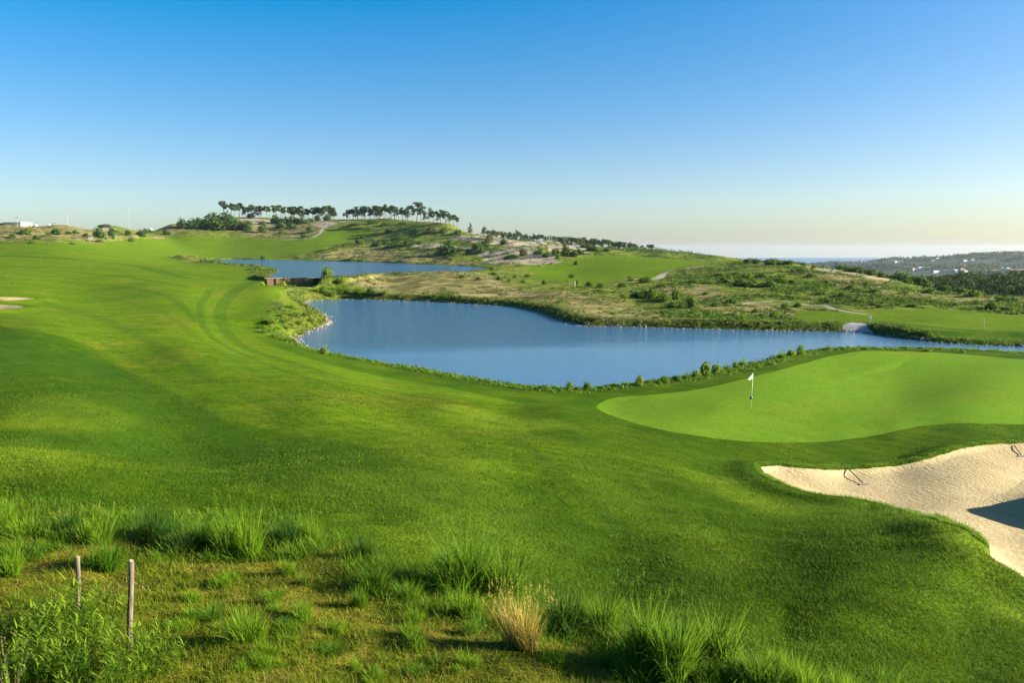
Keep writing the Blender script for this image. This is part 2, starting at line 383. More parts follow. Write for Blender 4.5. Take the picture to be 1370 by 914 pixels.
_zg = GZ.reshape(_nr, _nc); _ltt, _ldd = _tt, np.log(_dd)
def ground_at(x, y):
    """height of the built sheet"""
    y = np.maximum(np.asarray(y, float), 2.6); t = np.clip(np.asarray(x, float) / y, -2.19, 2.19)
    fi = np.interp(np.log(y), _ldd, np.arange(_nr)); fj = np.interp(t, _ltt, np.arange(_nc))
    i = np.minimum(fi.astype(int), _nr - 2); j = np.minimum(fj.astype(int), _nc - 2)
    u, v = fi - i, fj - j
    return (_zg[i, j] * (1 - v) + _zg[i, j + 1] * v) * (1 - u) + (_zg[i + 1, j] * (1 - v) + _zg[i + 1, j + 1] * v) * u

def field_at(A, x, y):
    A = A.reshape(_nr, _nc); y = np.maximum(np.asarray(y, float), 2.6); t = np.asarray(x, float) / y
    i = np.rint(np.interp(np.log(y), _ldd, np.arange(_nr))).astype(int); j = np.rint(np.interp(t, _ltt, np.arange(_nc))).astype(int)
    return A[i, j]

def hit(px, py):
    """first point of the built ground on one sight line"""
    t, s = ts(px, py); D = np.exp(np.linspace(math.log(4), math.log(1300), 2500))
    z = ground_at(t * D, D); h = z >= EYE + s * D
    if not h.any(): k = int((z - (EYE + s * D))[800:].argmax() + 800)
    else: k = int(h.argmax())
    return Vector((float(t * D[k]), float(D[k]), float(z[k])))

def rowcol(x, y, z):
    """photo pixel of a point (to check sizes)"""
    yc = y * CP - (z - EYE) * SP; zc = y * SP + (z - EYE) * CP
    return CX + F * x / yc, CY - F * zc / yc

jit = fbm(GX / 0.9, GY / 0.9, 2, 21)
SD = {
 'bunker': sd_poly(GX, GY, bunker_p, 6) + jit * 0.10,
 'green': sd_poly(GX, GY, green_p, 6) + jit * 0.03,
}
_sb = np.full(GX.shape, -9.0)
for q in (bl1_p, bl2_p, br_p): _sb = np.maximum(_sb, sd_poly(GX, GY, q, 9))
SD['far_bunker'] = _sb + jit * 0.15
_sp = np.full(GX.shape, -9.0)
for q, w in path_l: _sp = np.maximum(_sp, w - sd_line(GX, GY, q, 9) + fbm(GX / 5, GY / 5, 2, 31) * 0.25 * w)
SD['path'] = _sp
_sf = np.full(GX.shape, -9.0)
for q in fair_p: _sf = np.maximum(_sf, sd_poly(GX, GY, q, 9))
_s1 = sd_poly(GX, GY, pond1, 60); _s2 = sd_poly(GX, GY, pond2, 60)
SD['fairway'] = np.minimum(_sf, np.minimum(-_s1 - 2.4, -_s2 - 2.4)) + fbm(GX / 4, GY / 4, 2, 41) * 0.8
SD['beach'] = sd_poly(GX, GY, beach_p, 9) + jit * 0.3
# what grows or lies where, plus painted slope shade and sunlit lip: smooth fields the materials read
def field(polys, soft): 
    o = np.full(GX.shape, -30.0)
    for q in polys: o = np.maximum(o, sd_poly(GX, GY, q, 30))
    return sstep(-soft, soft, o + fbm(GX / 12, GY / 12, 3, 51) * soft * 0.8)
far_wild = sstep(110, 150, GY)
A_dry = field(dry_p, 7.0) * sstep(98, 112, GY) * (1 + 0.45 * sstep(300, 400, GY))
A_sand = field(sandy_p, 4.0)
A_rough = sstep(-0.5, 0.5, sd_poly(GX, GY, rough_p, 4) + fbm(GX / 1.5, GY / 1.5, 3, 61) * 0.9) * (GY < 40)
A_lush = field([lush_p], 1.2)
A_semi_shade = 0.75 * sstep(-0.8, 0.8, sd_poly(GX, GY, semi_p, 9) + fbm(GX / 7, GY / 7, 2, 71) * 1.6)
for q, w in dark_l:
    A_semi_shade = np.maximum(A_semi_shade, (0.75 if w < 0.01 else 0.9) * sstep(1.15, 0.85, (lambda s: np.where(s > 29.9, 1e4, s))(sd_line(GX, GY, q, 30)) / (w * GY) + fbm(GX / 3, GY / 3, 2, 72) * 0.12))
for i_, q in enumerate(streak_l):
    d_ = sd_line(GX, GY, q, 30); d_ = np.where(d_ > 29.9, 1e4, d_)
    A_semi_shade = np.maximum(A_semi_shade, (0.35 + 0.2 * (i_ % 3)) * sstep(1.4, 0.5, d_ / ((0.006 + 0.004 * (i_ % 2)) * GY) + fbm(GX / 3, GY / 3, 2, 76) * 0.4))
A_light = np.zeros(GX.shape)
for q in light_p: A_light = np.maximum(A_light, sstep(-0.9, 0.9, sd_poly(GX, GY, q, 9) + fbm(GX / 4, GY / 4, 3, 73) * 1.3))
A_fair = np.zeros(GX.shape)
for q in fair_p: A_fair = np.maximum(A_fair, sstep(-0.9, 0.9, sd_poly(GX, GY, q, 9) + fbm(GX / 5, GY / 5, 3, 74) * 0.8))
A_fair *= sstep(17, 36, GY + fbm(GX / 6, GY / 6, 3, 75) * 9)
A_bank = sstep(5.0, 1.0, np.minimum(-_s1, -_s2))     # rank grass along the water
A_collar = sstep(-1.6, -1.3, SD['green'])
V0 = np.stack([GX, GY, GZ, A_dry, A_sand, A_rough, A_lush, A_semi_shade, A_bank, A_collar, A_light, A_fair], 1)
AN = ('dry', 'sandy', 'unmown', 'lush', 'semi', 'bank', 'collar', 'light', 'fair')

T = GTRI; Vv = V0
ZONES = {}
_sdv = {k: v for k, v in SD.items()}
for zname in ('bunker', 'far_bunker', 'green', 'path', 'beach', 'fairway'):
    n0 = len(Vv)
    # carry every remaining distance field along as an extra column
    W = np.concatenate([Vv, np.stack([_sdv[k] for k in _sdv], 1)], 1)
    keys = list(_sdv)
    sd = _sdv[zname].copy(); sd[np.abs(sd) < 1e-5] = 1e-5
    W, tin, T = clip(W, T, sd)
    Vv = W[:, :V0.shape[1]]
    _sdv = {k: W[:, V0.shape[1] + q].copy() for q, k in enumerate(keys)}
    for k in _sdv:
        if k == zname: _sdv[k][n0:] = 0
    ZONES[zname] = tin
ZONES['ground'] = T
def zone_mesh(name, zone, mat):
    V, t = compact(Vv, ZONES[zone])
    return link(name, mesh_np(name, V[:, :3], t, mat, {k: V[:, 3 + i] for i, k in enumerate(AN)}))
# ------------------------------------------------------------------ materials
ALB = 0.76            # one scale for every surface's reflectance, set with the exposure
class NT:
    def __init__(s, name):
        s.m = bpy.data.materials.new(name); s.m.use_nodes = True
        s.t = s.m.node_tree; s.t.nodes.clear()
        s.out = s.t.nodes.new('ShaderNodeOutputMaterial')
    def n(s, typ, **kw):
        nd = s.t.nodes.new('ShaderNode' + typ)
        for k, v in kw.items():
            if k in nd.inputs.keys() if isinstance(k, str) else False: s.set(nd, k, v)
            else: setattr(nd, k, v)
        return nd
    def set(s, nd, k, v):
        i = nd.inputs[k]
        if isinstance(v, bpy.types.NodeSocket): s.t.links.new(v, i)
        else: i.default_value = v
    def pos(s): return s.n('NewGeometry').outputs['Position']
    def attr(s, name): return s.n('Attribute', attribute_name=name).outputs['Fac']
    def scale(s, vec, sc):
        nd = s.n('VectorMath', operation='MULTIPLY'); s.set(nd, 0, vec); nd.inputs[1].default_value = sc if not isinstance(sc, (int, float)) else (sc,) * 3
        return nd.outputs[0]
    def noise(s, vec, scale, detail=3, rough=0.55, dist=0.0):
        nd = s.n('TexNoise'); s.set(nd, 'Vector', vec); nd.inputs['Scale'].default_value = scale
        nd.inputs['Detail'].default_value = detail; nd.inputs['Roughness'].default_value = rough; nd.inputs['Distortion'].default_value = dist
        return nd.outputs['Fac']
    def ramp(s, fac, lo, hi, a=0.0, b=1.0):
        nd = s.n('MapRange'); nd.interpolation_type = 'SMOOTHSTEP'; s.set(nd, 'Value', fac)
        for k, v in (('From Min', lo), ('From Max', hi), ('To Min', a), ('To Max', b)): nd.inputs[k].default_value = v
        return nd.outputs[0]
    def math(s, op, a, b=0.0, c=0.0):
        nd = s.n('Math', operation=op)
        s.set(nd, 0, a); s.set(nd, 1, b); s.set(nd, 2, c)
        return nd.outputs[0]
    def mix(s, f, a, b, typ='MIX'):
        nd = s.n('Mix', data_type='RGBA', blend_type=typ)
        s.set(nd, 0, f); 
        for i, v in ((6, a), (7, b)):
            if isinstance(v, tuple): nd.inputs[i].default_value = (*v[:3], 1)
            else: s.t.links.new(v, nd.inputs[i])
        return nd.outputs[2]
    def bump(s, h, strength=0.5, dist=0.1, normal=None):
        nd = s.n('Bump'); s.set(nd, 'Height', h); nd.inputs['Strength'].default_value = strength; nd.inputs['Distance'].default_value = dist
        if normal is not None: s.set(nd, 'Normal', normal)
        return nd.outputs[0]
    def deep(s, color):
        if isinstance(color, tuple): return tuple(x * ALB for x in color[:3])
        return s.mix(1.0, color, (ALB, ALB, ALB), 'MULTIPLY')
    def bsdf(s, color, rough=0.8, spec=0.2, normal=None, **kw):
        color = s.deep(color)
        nd = s.n('BsdfPrincipled')
        if isinstance(color, tuple): nd.inputs['Base Color'].default_value = (*color[:3], 1)
        else: s.set(nd, 'Base Color', color)
        s.set(nd, 'Roughness', rough); s.set(nd, 'Specular IOR Level', spec)
        if normal is not None: s.set(nd, 'Normal', normal)
        for k, v in kw.items(): s.set(nd, k, v)
        return nd.outputs[0]
    def done(s, sh):
        s.t.links.new(sh, s.out.inputs['Surface']); return s.m

def plain(name, col, rough=0.7, spec=0.3, var=0.15, sc=8.0, **kw):
    m = NT(name); p = m.n('TexCoord').outputs['Object']
    f = m.noise(p, sc, 4)
    c = m.mix(f, tuple(x * (1 - var) for x in col), tuple(min(1, x * (1 + var)) for x in col))
    return m.done(m.bsdf(c, rough, spec, m.bump(f, 0.15, 0.01), **kw))

def mown(name, a, b, c, stripes=None, fine=1.0, wear=None):
    """mown turf: three greens by patch, clump and blade, with a tufty relief"""
    m = NT(name); p = m.pos()
    big = m.noise(p, 0.07, 3); mid = m.noise(p, 0.45, 4); cl = m.noise(p, 3.2 * fine, 4, 0.65); bl = m.noise(p, 17.0 * fine, 3, 0.7)
    col = m.mix(m.ramp(big, 0.35, 0.65), a, b)
    col = m.mix(m.ramp(mid, 0.42, 0.75, 0, 0.6), col, c)
    if wear: col = m.mix(m.ramp(m.noise(p, 0.16, 5, 0.6), 0.51, 0.64, 0, 0.9), col, wear)
    st = m.noise(m.scale(p, (0.10, 0.75, 0.0)), 1.0, 4, 0.62); cm = m.noise(p, 1.15, 4, 0.68)
    col = m.mix(m.ramp(st, 0.42, 0.62, 0, 0.65 if fine < 2 else 0.15), col, m.mix(0.45, col, (0.02, 0.065, 0.004)))
    col = m.mix(m.ramp(cm, 0.38, 0.66, 0, 0.7 if fine < 2 else 0.2), m.mix(0.25, col, (0.20, 0.29, 0.016)), m.mix(0.3, col, (0.02, 0.06, 0.004)))
    vr = m.n('VectorRotate', rotation_type='Z_AXIS'); m.set(vr, 'Vector', p); vr.inputs['Angle'].default_value = 0.75
    sr = m.noise(m.scale(vr.outputs[0], (0.22, 1.9, 0.0)), 1.0, 4, 0.65)
    col = m.mix(m.math('MULTIPLY', m.ramp(sr, 0.40, 0.68), m.ramp(m.n('SeparateXYZ', Vector=p).outputs['Y'], 60, 25, 0, 0.55)), col, m.mix(0.35, col, (0.012, 0.045, 0.002)))
    if stripes: col = m.mix(stripes(m, p), col, b)
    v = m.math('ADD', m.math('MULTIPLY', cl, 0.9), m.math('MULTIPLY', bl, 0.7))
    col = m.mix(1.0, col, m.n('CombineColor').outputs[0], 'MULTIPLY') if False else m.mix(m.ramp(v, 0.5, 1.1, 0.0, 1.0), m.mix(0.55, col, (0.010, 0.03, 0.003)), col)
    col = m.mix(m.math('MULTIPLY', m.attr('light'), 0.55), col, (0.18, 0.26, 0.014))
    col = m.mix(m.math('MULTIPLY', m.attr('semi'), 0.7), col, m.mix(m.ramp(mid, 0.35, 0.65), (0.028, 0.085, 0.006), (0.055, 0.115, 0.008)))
    nrm = m.bump(m.math('ADD', m.math('MULTIPLY', cl, 0.8), bl), 0.7, 0.15)
    return m, col, nrm

def leaf_bsdf(m, col, rough=0.55, trans=0.35, spec=0.25, normal=None):
    """thin leaf: part of the light comes through"""
    tr = m.n('BsdfTranslucent'); m.set(tr, 'Color', m.deep(m.mix(0.5, col, (0.28, 0.46, 0.03))))
    mx = m.n('MixShader'); mx.inputs[0].default_value = trans
    m.t.links.new(m.bsdf(col, rough, spec, normal), mx.inputs[1]); m.t.links.new(tr.outputs[0], mx.inputs[2])
    return mx.outputs[0]

# mown land
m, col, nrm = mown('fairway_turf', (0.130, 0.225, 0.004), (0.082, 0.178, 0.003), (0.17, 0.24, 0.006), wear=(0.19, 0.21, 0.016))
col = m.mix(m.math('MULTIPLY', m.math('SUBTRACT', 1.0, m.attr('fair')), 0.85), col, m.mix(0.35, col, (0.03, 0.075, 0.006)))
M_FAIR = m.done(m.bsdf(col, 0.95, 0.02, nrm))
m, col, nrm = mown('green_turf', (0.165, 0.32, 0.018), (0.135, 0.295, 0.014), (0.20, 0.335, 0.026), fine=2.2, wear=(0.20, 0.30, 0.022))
wv = m.n('TexWave', wave_type='BANDS', bands_direction='X'); m.set(wv, 'Vector', m.pos()); wv.inputs['Scale'].default_value = 0.32; wv.inputs['Distortion'].default_value = 0.6
col = m.mix(m.ramp(wv.outputs['Fac'], 0.4, 0.6, 0, 0.16), col, (0.09, 0.22, 0.012))
M_GREEN = m.done(m.bsdf(col, 0.95, 0.02, nrm)); 

# unmown land: rough, dry grass, sand
m = NT('rough_land'); p = m.pos()
big = m.noise(p, 0.05, 4, 0.6); mid = m.noise(p, 0.3, 5, 0.62); cl = m.noise(p, 2.6, 4, 0.65); bl = m.noise(p, 15, 3, 0.7)
green = m.mix(m.ramp(mid, 0.38, 0.66), (0.045, 0.112, 0.003), (0.09, 0.155, 0.004))
vr = m.n('VectorRotate', rotation_type='Z_AXIS'); m.set(vr, 'Vector', p); vr.inputs['Angle'].default_value = 0.75
sr = m.noise(m.scale(vr.outputs[0], (0.22, 1.9, 0.0)), 1.0, 4, 0.65)
green = m.mix(m.ramp(sr, 0.40, 0.68, 0, 0.5), green, (0.018, 0.055, 0.002))
green = m.mix(m.math('MULTIPLY', m.attr('fair'), 0.8), green, (0.10, 0.175, 0.004))
green = m.mix(m.math('MULTIPLY', m.attr('light'), 0.7), green, (0.18, 0.26, 0.014))
wildg = m.mix(m.ramp(mid, 0.35, 0.62), (0.065, 0.115, 0.012), (0.21, 0.235, 0.04))
col = m.mix(m.ramp(m.n('SeparateXYZ', Vector=p).outputs['Y'], 92, 125), green, wildg)
dryc = m.mix(m.ramp(m.noise(p, 0.22, 5, 0.65), 0.38, 0.66), (0.13, 0.125, 0.035), (0.34, 0.28, 0.13))
col = m.mix(m.ramp(m.math('ADD', m.attr('dry'), m.math('MULTIPLY', mid, 0.9)), 0.84, 1.30), col, dryc)
sandc = m.mix(m.noise(p, 0.8, 4), (0.32, 0.27, 0.19), (0.45, 0.385, 0.29))
col = m.mix(m.ramp(m.math('ADD', m.attr('sandy'), m.math('MULTIPLY', m.noise(p, 0.35, 5, 0.65), 0.9)), 0.82, 1.06), col, sandc)
heath = m.ramp(m.noise(p, 0.13, 5, 0.65), 0.54, 0.64, 0, 0.75)
col = m.mix(m.math('MULTIPLY', heath, m.ramp(m.n('SeparateXYZ', Vector=p).outputs['Y'], 100, 130)), col, (0.055, 0.062, 0.024))
lushc = m.mix(m.ramp(m.noise(p, 0.7, 4), 0.4, 0.65), (0.10, 0.19, 0.012), (0.24, 0.26, 0.03))
col = m.mix(m.attr('lush'), col, lushc)
col = m.mix(m.math('MULTIPLY', m.attr('bank'), 0.6), col, (0.07, 0.10, 0.016))
fg1 = m.mix(m.ramp(m.noise(p, 0.9, 5, 0.6), 0.38, 0.62), (0.085, 0.11, 0.006), (0.20, 0.165, 0.022))
fg1 = m.mix(m.ramp(m.noise(p, 2.3, 5, 0.6), 0.55, 0.7, 0, 0.8), fg1, (0.10, 0.065, 0.028))
col = m.mix(m.attr('unmown'), col, fg1)
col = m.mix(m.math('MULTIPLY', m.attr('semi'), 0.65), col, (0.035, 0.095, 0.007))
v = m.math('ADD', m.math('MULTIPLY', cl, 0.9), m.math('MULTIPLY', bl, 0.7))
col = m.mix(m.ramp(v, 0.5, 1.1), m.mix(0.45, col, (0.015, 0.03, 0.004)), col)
nrm = m.bump(m.math('ADD', m.math('MULTIPLY', mid, 1.2), m.math('ADD', m.math('MULTIPLY', cl, 0.8), bl)), 0.6, 0.12)
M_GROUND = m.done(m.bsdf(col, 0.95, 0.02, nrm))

# bunker sand, raked
m = NT('bunker_sand_grains'); p = m.pos()
w = m.n('TexWave', wave_type='BANDS', bands_direction='DIAGONAL'); m.set(w, 'Vector', p)
for k, v in (('Scale', 1.5), ('Distortion', 16.0), ('Detail', 3.0), ('Detail Scale', 0.5)): w.inputs[k].default_value = v
f = m.noise(p, 9, 4, 0.6); g = m.noise(p, 40, 2)
pock = m.noise(p, 5.0, 4, 0.6)
col = m.mix(m.ramp(m.noise(p, 0.5, 4), 0.35, 0.65), (0.345, 0.28, 0.145), (0.43, 0.35, 0.185))
col = m.mix(m.ramp(g, 0.35, 0.65, 0, 0.35), col, (0.30, 0.23, 0.14))
h = m.math('ADD', m.math('MULTIPLY', w.outputs['Fac'], 0.28), m.math('ADD', m.math('MULTIPLY', f, 0.9), m.math('ADD', m.math('MULTIPLY', pock, 0.8), m.math('MULTIPLY', g, 0.3))))
M_SAND = m.done(m.bsdf(col, 0.95, 0.08, m.bump(h, 0.8, 0.07)))
M_PATH = plain('path_gravel', (0.27, 0.245, 0.19), 0.9, 0.1, 0.2, 0.6)
M_BEACH = plain('pale_concrete', (0.29, 0.29, 0.28), 0.85, 0.2, 0.12, 0.8)

# water: ripples in bands, calm towards the near shore
def water_mat(name, deep, calm):
    m = NT(name); p = m.pos()
    xyz = m.n('SeparateXYZ', Vector=p)
    wind = m.noise(m.scale(p, (0.010, 0.035, 0.0)), 1.0, 3, 0.5)
    if calm:
        ctr = m.math('ADD', m.math('MULTIPLY', xyz.outputs['Y'], 0.012), m.math('MULTIPLY', xyz.outputs['X'], -0.0045))
        rip = m.ramp(m.math('ADD', ctr, m.math('MULTIPLY', wind, 0.55)), 1.22, 1.48, 0.10, 1.0)
    else: rip = m.ramp(wind, 0.3, 0.5, 0.7, 1.0)
    n1 = m.noise(m.scale(p, (0.7, 1.9, 1)), 1.0, 5, 0.62, 0.4); n2 = m.noise(m.scale(p, (3.0, 7.0, 1)), 1.0, 3, 0.6)
    h = m.math('MULTIPLY', m.math('ADD', n1, m.math('MULTIPLY', n2, 0.35)), rip)
    nb = m.bump(h, 1.0, 0.33)
    return m.done(m.bsdf(deep, m.ramp(rip, 0, 1, 0.04, 0.10), 0.6, nb, IOR=1.40))
M_WATER = water_mat('pond_water_rippled', (0.055, 0.14, 0.235), True)
M_WATER2 = water_mat('upper_pond_water', (0.035, 0.11, 0.23), False)
M_SEA = plain('sea_water', (0.03, 0.09, 0.15), 0.35, 0.5, 0.1, 0.001)

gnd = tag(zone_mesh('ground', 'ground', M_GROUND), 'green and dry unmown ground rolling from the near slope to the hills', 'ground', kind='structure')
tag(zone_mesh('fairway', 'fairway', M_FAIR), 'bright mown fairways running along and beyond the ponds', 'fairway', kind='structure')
tag(zone_mesh('putting_green', 'green', M_GREEN), 'smooth pale green putting surface around the flagstick', 'putting green', kind='structure')
tag(zone_mesh('sand_bunker', 'bunker', M_SAND), 'large raked pale sand bunker in front of the putting green', 'bunker', kind='structure')
tag(zone_mesh('sand_bunker', 'far_bunker', M_SAND), 'small distant sand bunkers cut into the mown fairways', 'bunker', kind='structure')
tag(zone_mesh('path', 'path', M_PATH), 'pale narrow cart paths winding over the hills', 'path', kind='structure')
tag(zone_mesh('landing', 'beach', M_BEACH), 'pale bare strip sloping into the pond by the far green', 'landing', kind='structure')

def water_sheet(name, sd, level, mat, label):
    W, tin, _ = clip(np.stack([GX, GY, np.full(GX.shape, level)], 1), GTRI, sd + 1.3)
    V, t = compact(W, tin); V[:, 2] = level
    return tag(link(name, mesh_np(name, V, t, mat)), label, 'water', kind='structure')
water_sheet('pond_water', _s1, W1, M_WATER, 'large blue pond curving behind the putting green')
water_sheet('pond_water', _s2, W2, M_WATER2, 'smaller dark blue pond above the low brown dam')
V = np.array([(-14000, 900, -80), (14000, 900, -80), (14000, 9200, -80), (-14000, 9200, -80)], float)
tag(link('sea', mesh_np('sea', V, np.array([[0, 1, 2, 3]]), M_SEA, N=4)), 'pale hazy sea on the horizon', 'sea', kind='structure')
# ------------------------------------------------------------------ leaf materials
def leaf_mat(name, a, b, trans=0.3, sc=0.6, dry=None):
    m = NT(name); p = m.pos(); oi = m.n('ObjectInfo').outputs['Random']
    f = m.noise(p, sc, 3)
    f2 = m.math('ADD', m.math('MULTIPLY', f, 0.7), m.math('MULTIPLY', oi, 0.45))
    c = m.mix(m.ramp(f2, 0.30, 0.80), a, b)
    if dry: c = m.mix(m.ramp(m.noise(p, sc * 2.3, 3), 0.58, 0.75, 0, 0.8), c, dry)
    return m.done(leaf_bsdf(m, c, 0.7, trans, 0.08))
L_PINE = leaf_mat('pine_needles', (0.018, 0.045, 0.016), (0.045, 0.075, 0.022), 0.15)
L_DARK = leaf_mat('dark_scrub_leaf', (0.022, 0.060, 0.012), (0.050, 0.105, 0.018), 0.22)
L_MID = leaf_mat('green_scrub_leaf', (0.040, 0.095, 0.012), (0.095, 0.16, 0.022), 0.3)
L_BRIGHT = leaf_mat('bright_waterside_leaf', (0.075, 0.155, 0.012), (0.17, 0.25, 0.03), 0.4)
L_BROWN = leaf_mat('brown_scrub_leaf', (0.085, 0.075, 0.030), (0.15, 0.13, 0.05), 0.2)
L_WEED = leaf_mat('weed_leaf', (0.030, 0.075, 0.008), (0.10, 0.17, 0.015), 0.35, 1.5)
M_BARK = plain('pine_bark', (0.13, 0.085, 0.06), 0.9, 0.1, 0.3, 3)
M_WOOD = None

def quads_at(c, nrm, size, aspect=1.0, rng=RNG, droop=0.0):
    """one small leaf quad at each point, facing about nrm"""
    n = len(c)
    nrm = nrm + rng.normal(0, 0.55, (n, 3)); nrm /= np.linalg.norm(nrm, axis=1)[:, None] + 1e-9
    r = rng.normal(0, 1, (n, 3)); u = np.cross(nrm, r); u /= np.linalg.norm(u, axis=1)[:, None] + 1e-9
    v = np.cross(nrm, u)
    s = np.broadcast_to(np.asarray(size, float).reshape(-1, 1), (n, 1))
    V = np.stack([c - u * s * 0.5, c - v * s * 0.32 * aspect + nrm * s * 0.08, c + u * s * 0.5, c + v * s * 0.32 * aspect - nrm * s * 0.05], 1)
    return V.reshape(-1, 3), np.arange(4 * n).reshape(-1, 4)

def cloud(lobes, n, leaf, rng, flat=1.0, shell=0.55):
    """leaf quads through the outer volume of a set of lobes (x, y, z, radius)"""
    L = np.array(lobes, float); wgt = L[:, 3] ** 2; k = rng.choice(len(L), n, p=wgt / wgt.sum())
    d = rng.normal(0, 1, (n, 3)); d /= np.linalg.norm(d, axis=1)[:, None]
    rr = L[k, 3] * (shell + (1.12 - shell) * rng.random(n) ** 0.6)
    c = L[k, :3] + d * rr[:, None] * np.array([1, 1, flat])
    keep = c[:, 2] > 0.01
    return quads_at(c[keep], d[keep] + np.array([0, 0, 0.35]), leaf * (0.6 + 0.8 * rng.random(keep.sum())), rng=rng)

def limb(path, r0, r1, sides=6):
    P = np.array(path, float); n = len(P); V = []
    for i in range(n):
        d = P[min(i + 1, n - 1)] - P[max(i - 1, 0)]; d /= np.linalg.norm(d)
        u = np.cross(d, [0.3, 1, 0.1]); u /= np.linalg.norm(u); v = np.cross(d, u)
        rr = r0 + (r1 - r0) * i / (n - 1)
        for k in range(sides):
            a = 6.283185 * k / sides; V.append(P[i] + rr * (u * math.cos(a) + v * math.sin(a)))
    Q = [(i * sides + k, i * sides + (k + 1) % sides, (i + 1) * sides + (k + 1) % sides, (i + 1) * sides + k) for i in range(n - 1) for k in range(sides)]
    return np.array(V), np.array(Q)

def join(parts):
    V, Q, o = [], [], 0
    for v, q in parts: V.append(v); Q.append(q + o); o += len(v)
    return np.concatenate(V), np.concatenate(Q)

def bush_mesh(name, seed, n, leaf, mat, tall=0.8, spread=0.6, nl=9):
    rng = np.random.default_rng(seed); lobes = [(0, 0, 0.38 * tall, 0.42)]
    for _ in range(nl):
        a = rng.random() * 6.283; r = spread * rng.random() ** 0.5; h = tall * (0.25 + 0.55 * rng.random()) * (1 - 0.45 * r / spread)
        lobes.append((r * math.cos(a), r * math.sin(a), h, 0.26 + 0.20 * rng.random()))
    V, Q = join([cloud(lobes, n, leaf, rng)] + [limb([(0, 0, -0.1), (l[0] * 0.4, l[1] * 0.4, l[2] * 0.55), l[:3], (l[0] * 1.1, l[1] * 1.1, l[2] + l[3] * 0.7)], 0.035, 0.008, 4) for l in lobes])
    return mesh_np(name, V, Q, mat, smooth=False, N=4)

BUSH = {}
for key, mat in (('dark', L_DARK), ('mid', L_MID), ('bright', L_BRIGHT), ('brown', L_BROWN)):
    BUSH[key] = [bush_mesh(key + '_shrub', 100 + 7 * i + len(key), 620, 0.17, mat, 0.75 + 0.12 * i, 0.54) for i in range(3)]
for i in range(3): BUSH['mid'][i].name = 'green_shrub'

def strip(base, tip_dir, length, width, bend, rng, segs=3):
    """curved tapering blades, all at once: base (n,3), unit lean (n,2), length, width, bend"""
    n = len(base); t = np.linspace(0, 1, segs + 1)
    side = np.stack([-tip_dir[:, 1], tip_dir[:, 0], np.zeros(n)], 1)
    tw = rng.normal(0, 0.6, n); side = side * np.cos(tw)[:, None] + np.concatenate([tip_dir, np.zeros((n, 1))], 1) * np.sin(tw)[:, None]
    V = []
    for k, q in enumerate(t):
        ang = bend[0] + (bend[1] - bend[0]) * q
        if k == 0: p = base.copy()
        else:
            st = length[:, None] / segs
            p = p + st * np.concatenate([tip_dir * np.sin(ang)[:, None], np.cos(ang)[:, None]], 1)
        w = width * (1 - q) ** 0.7 * (0.65 + 0.7 * min(1, q * 3)) if k < segs else width * 0.04
        V += [p - side * (w * 0.5)[:, None], p + side * (w * 0.5)[:, None]]
    V = np.stack(V, 1)                                  # n, 2(segs+1), 3
    o = np.arange(n)[:, None] * (2 * (segs + 1))
    Q = np.concatenate([np.concatenate([o + 2 * k, o + 2 * k + 1, o + 2 * k + 3, o + 2 * k + 2], 1) for k in range(segs)])
    return V.reshape(-1, 3), Q

def grass_mat(name, a, b, c=None, trans=0.4, tip=None):
    m = NT(name); r = m.attr('tone'); h = m.attr('up')
    col = m.mix(r, a, b)
    if c: col = m.mix(m.ramp(r, 0.80, 0.95), col, c)
    if tip: col = m.mix(m.ramp(h, 0.55, 1.0), col, tip)
    oi = m.n('ObjectInfo').outputs['Random']
    col = m.mix(m.math('MULTIPLY', oi, 0.25), col, a)
    return m.done(leaf_bsdf(m, col, 0.6, trans, 0.08))

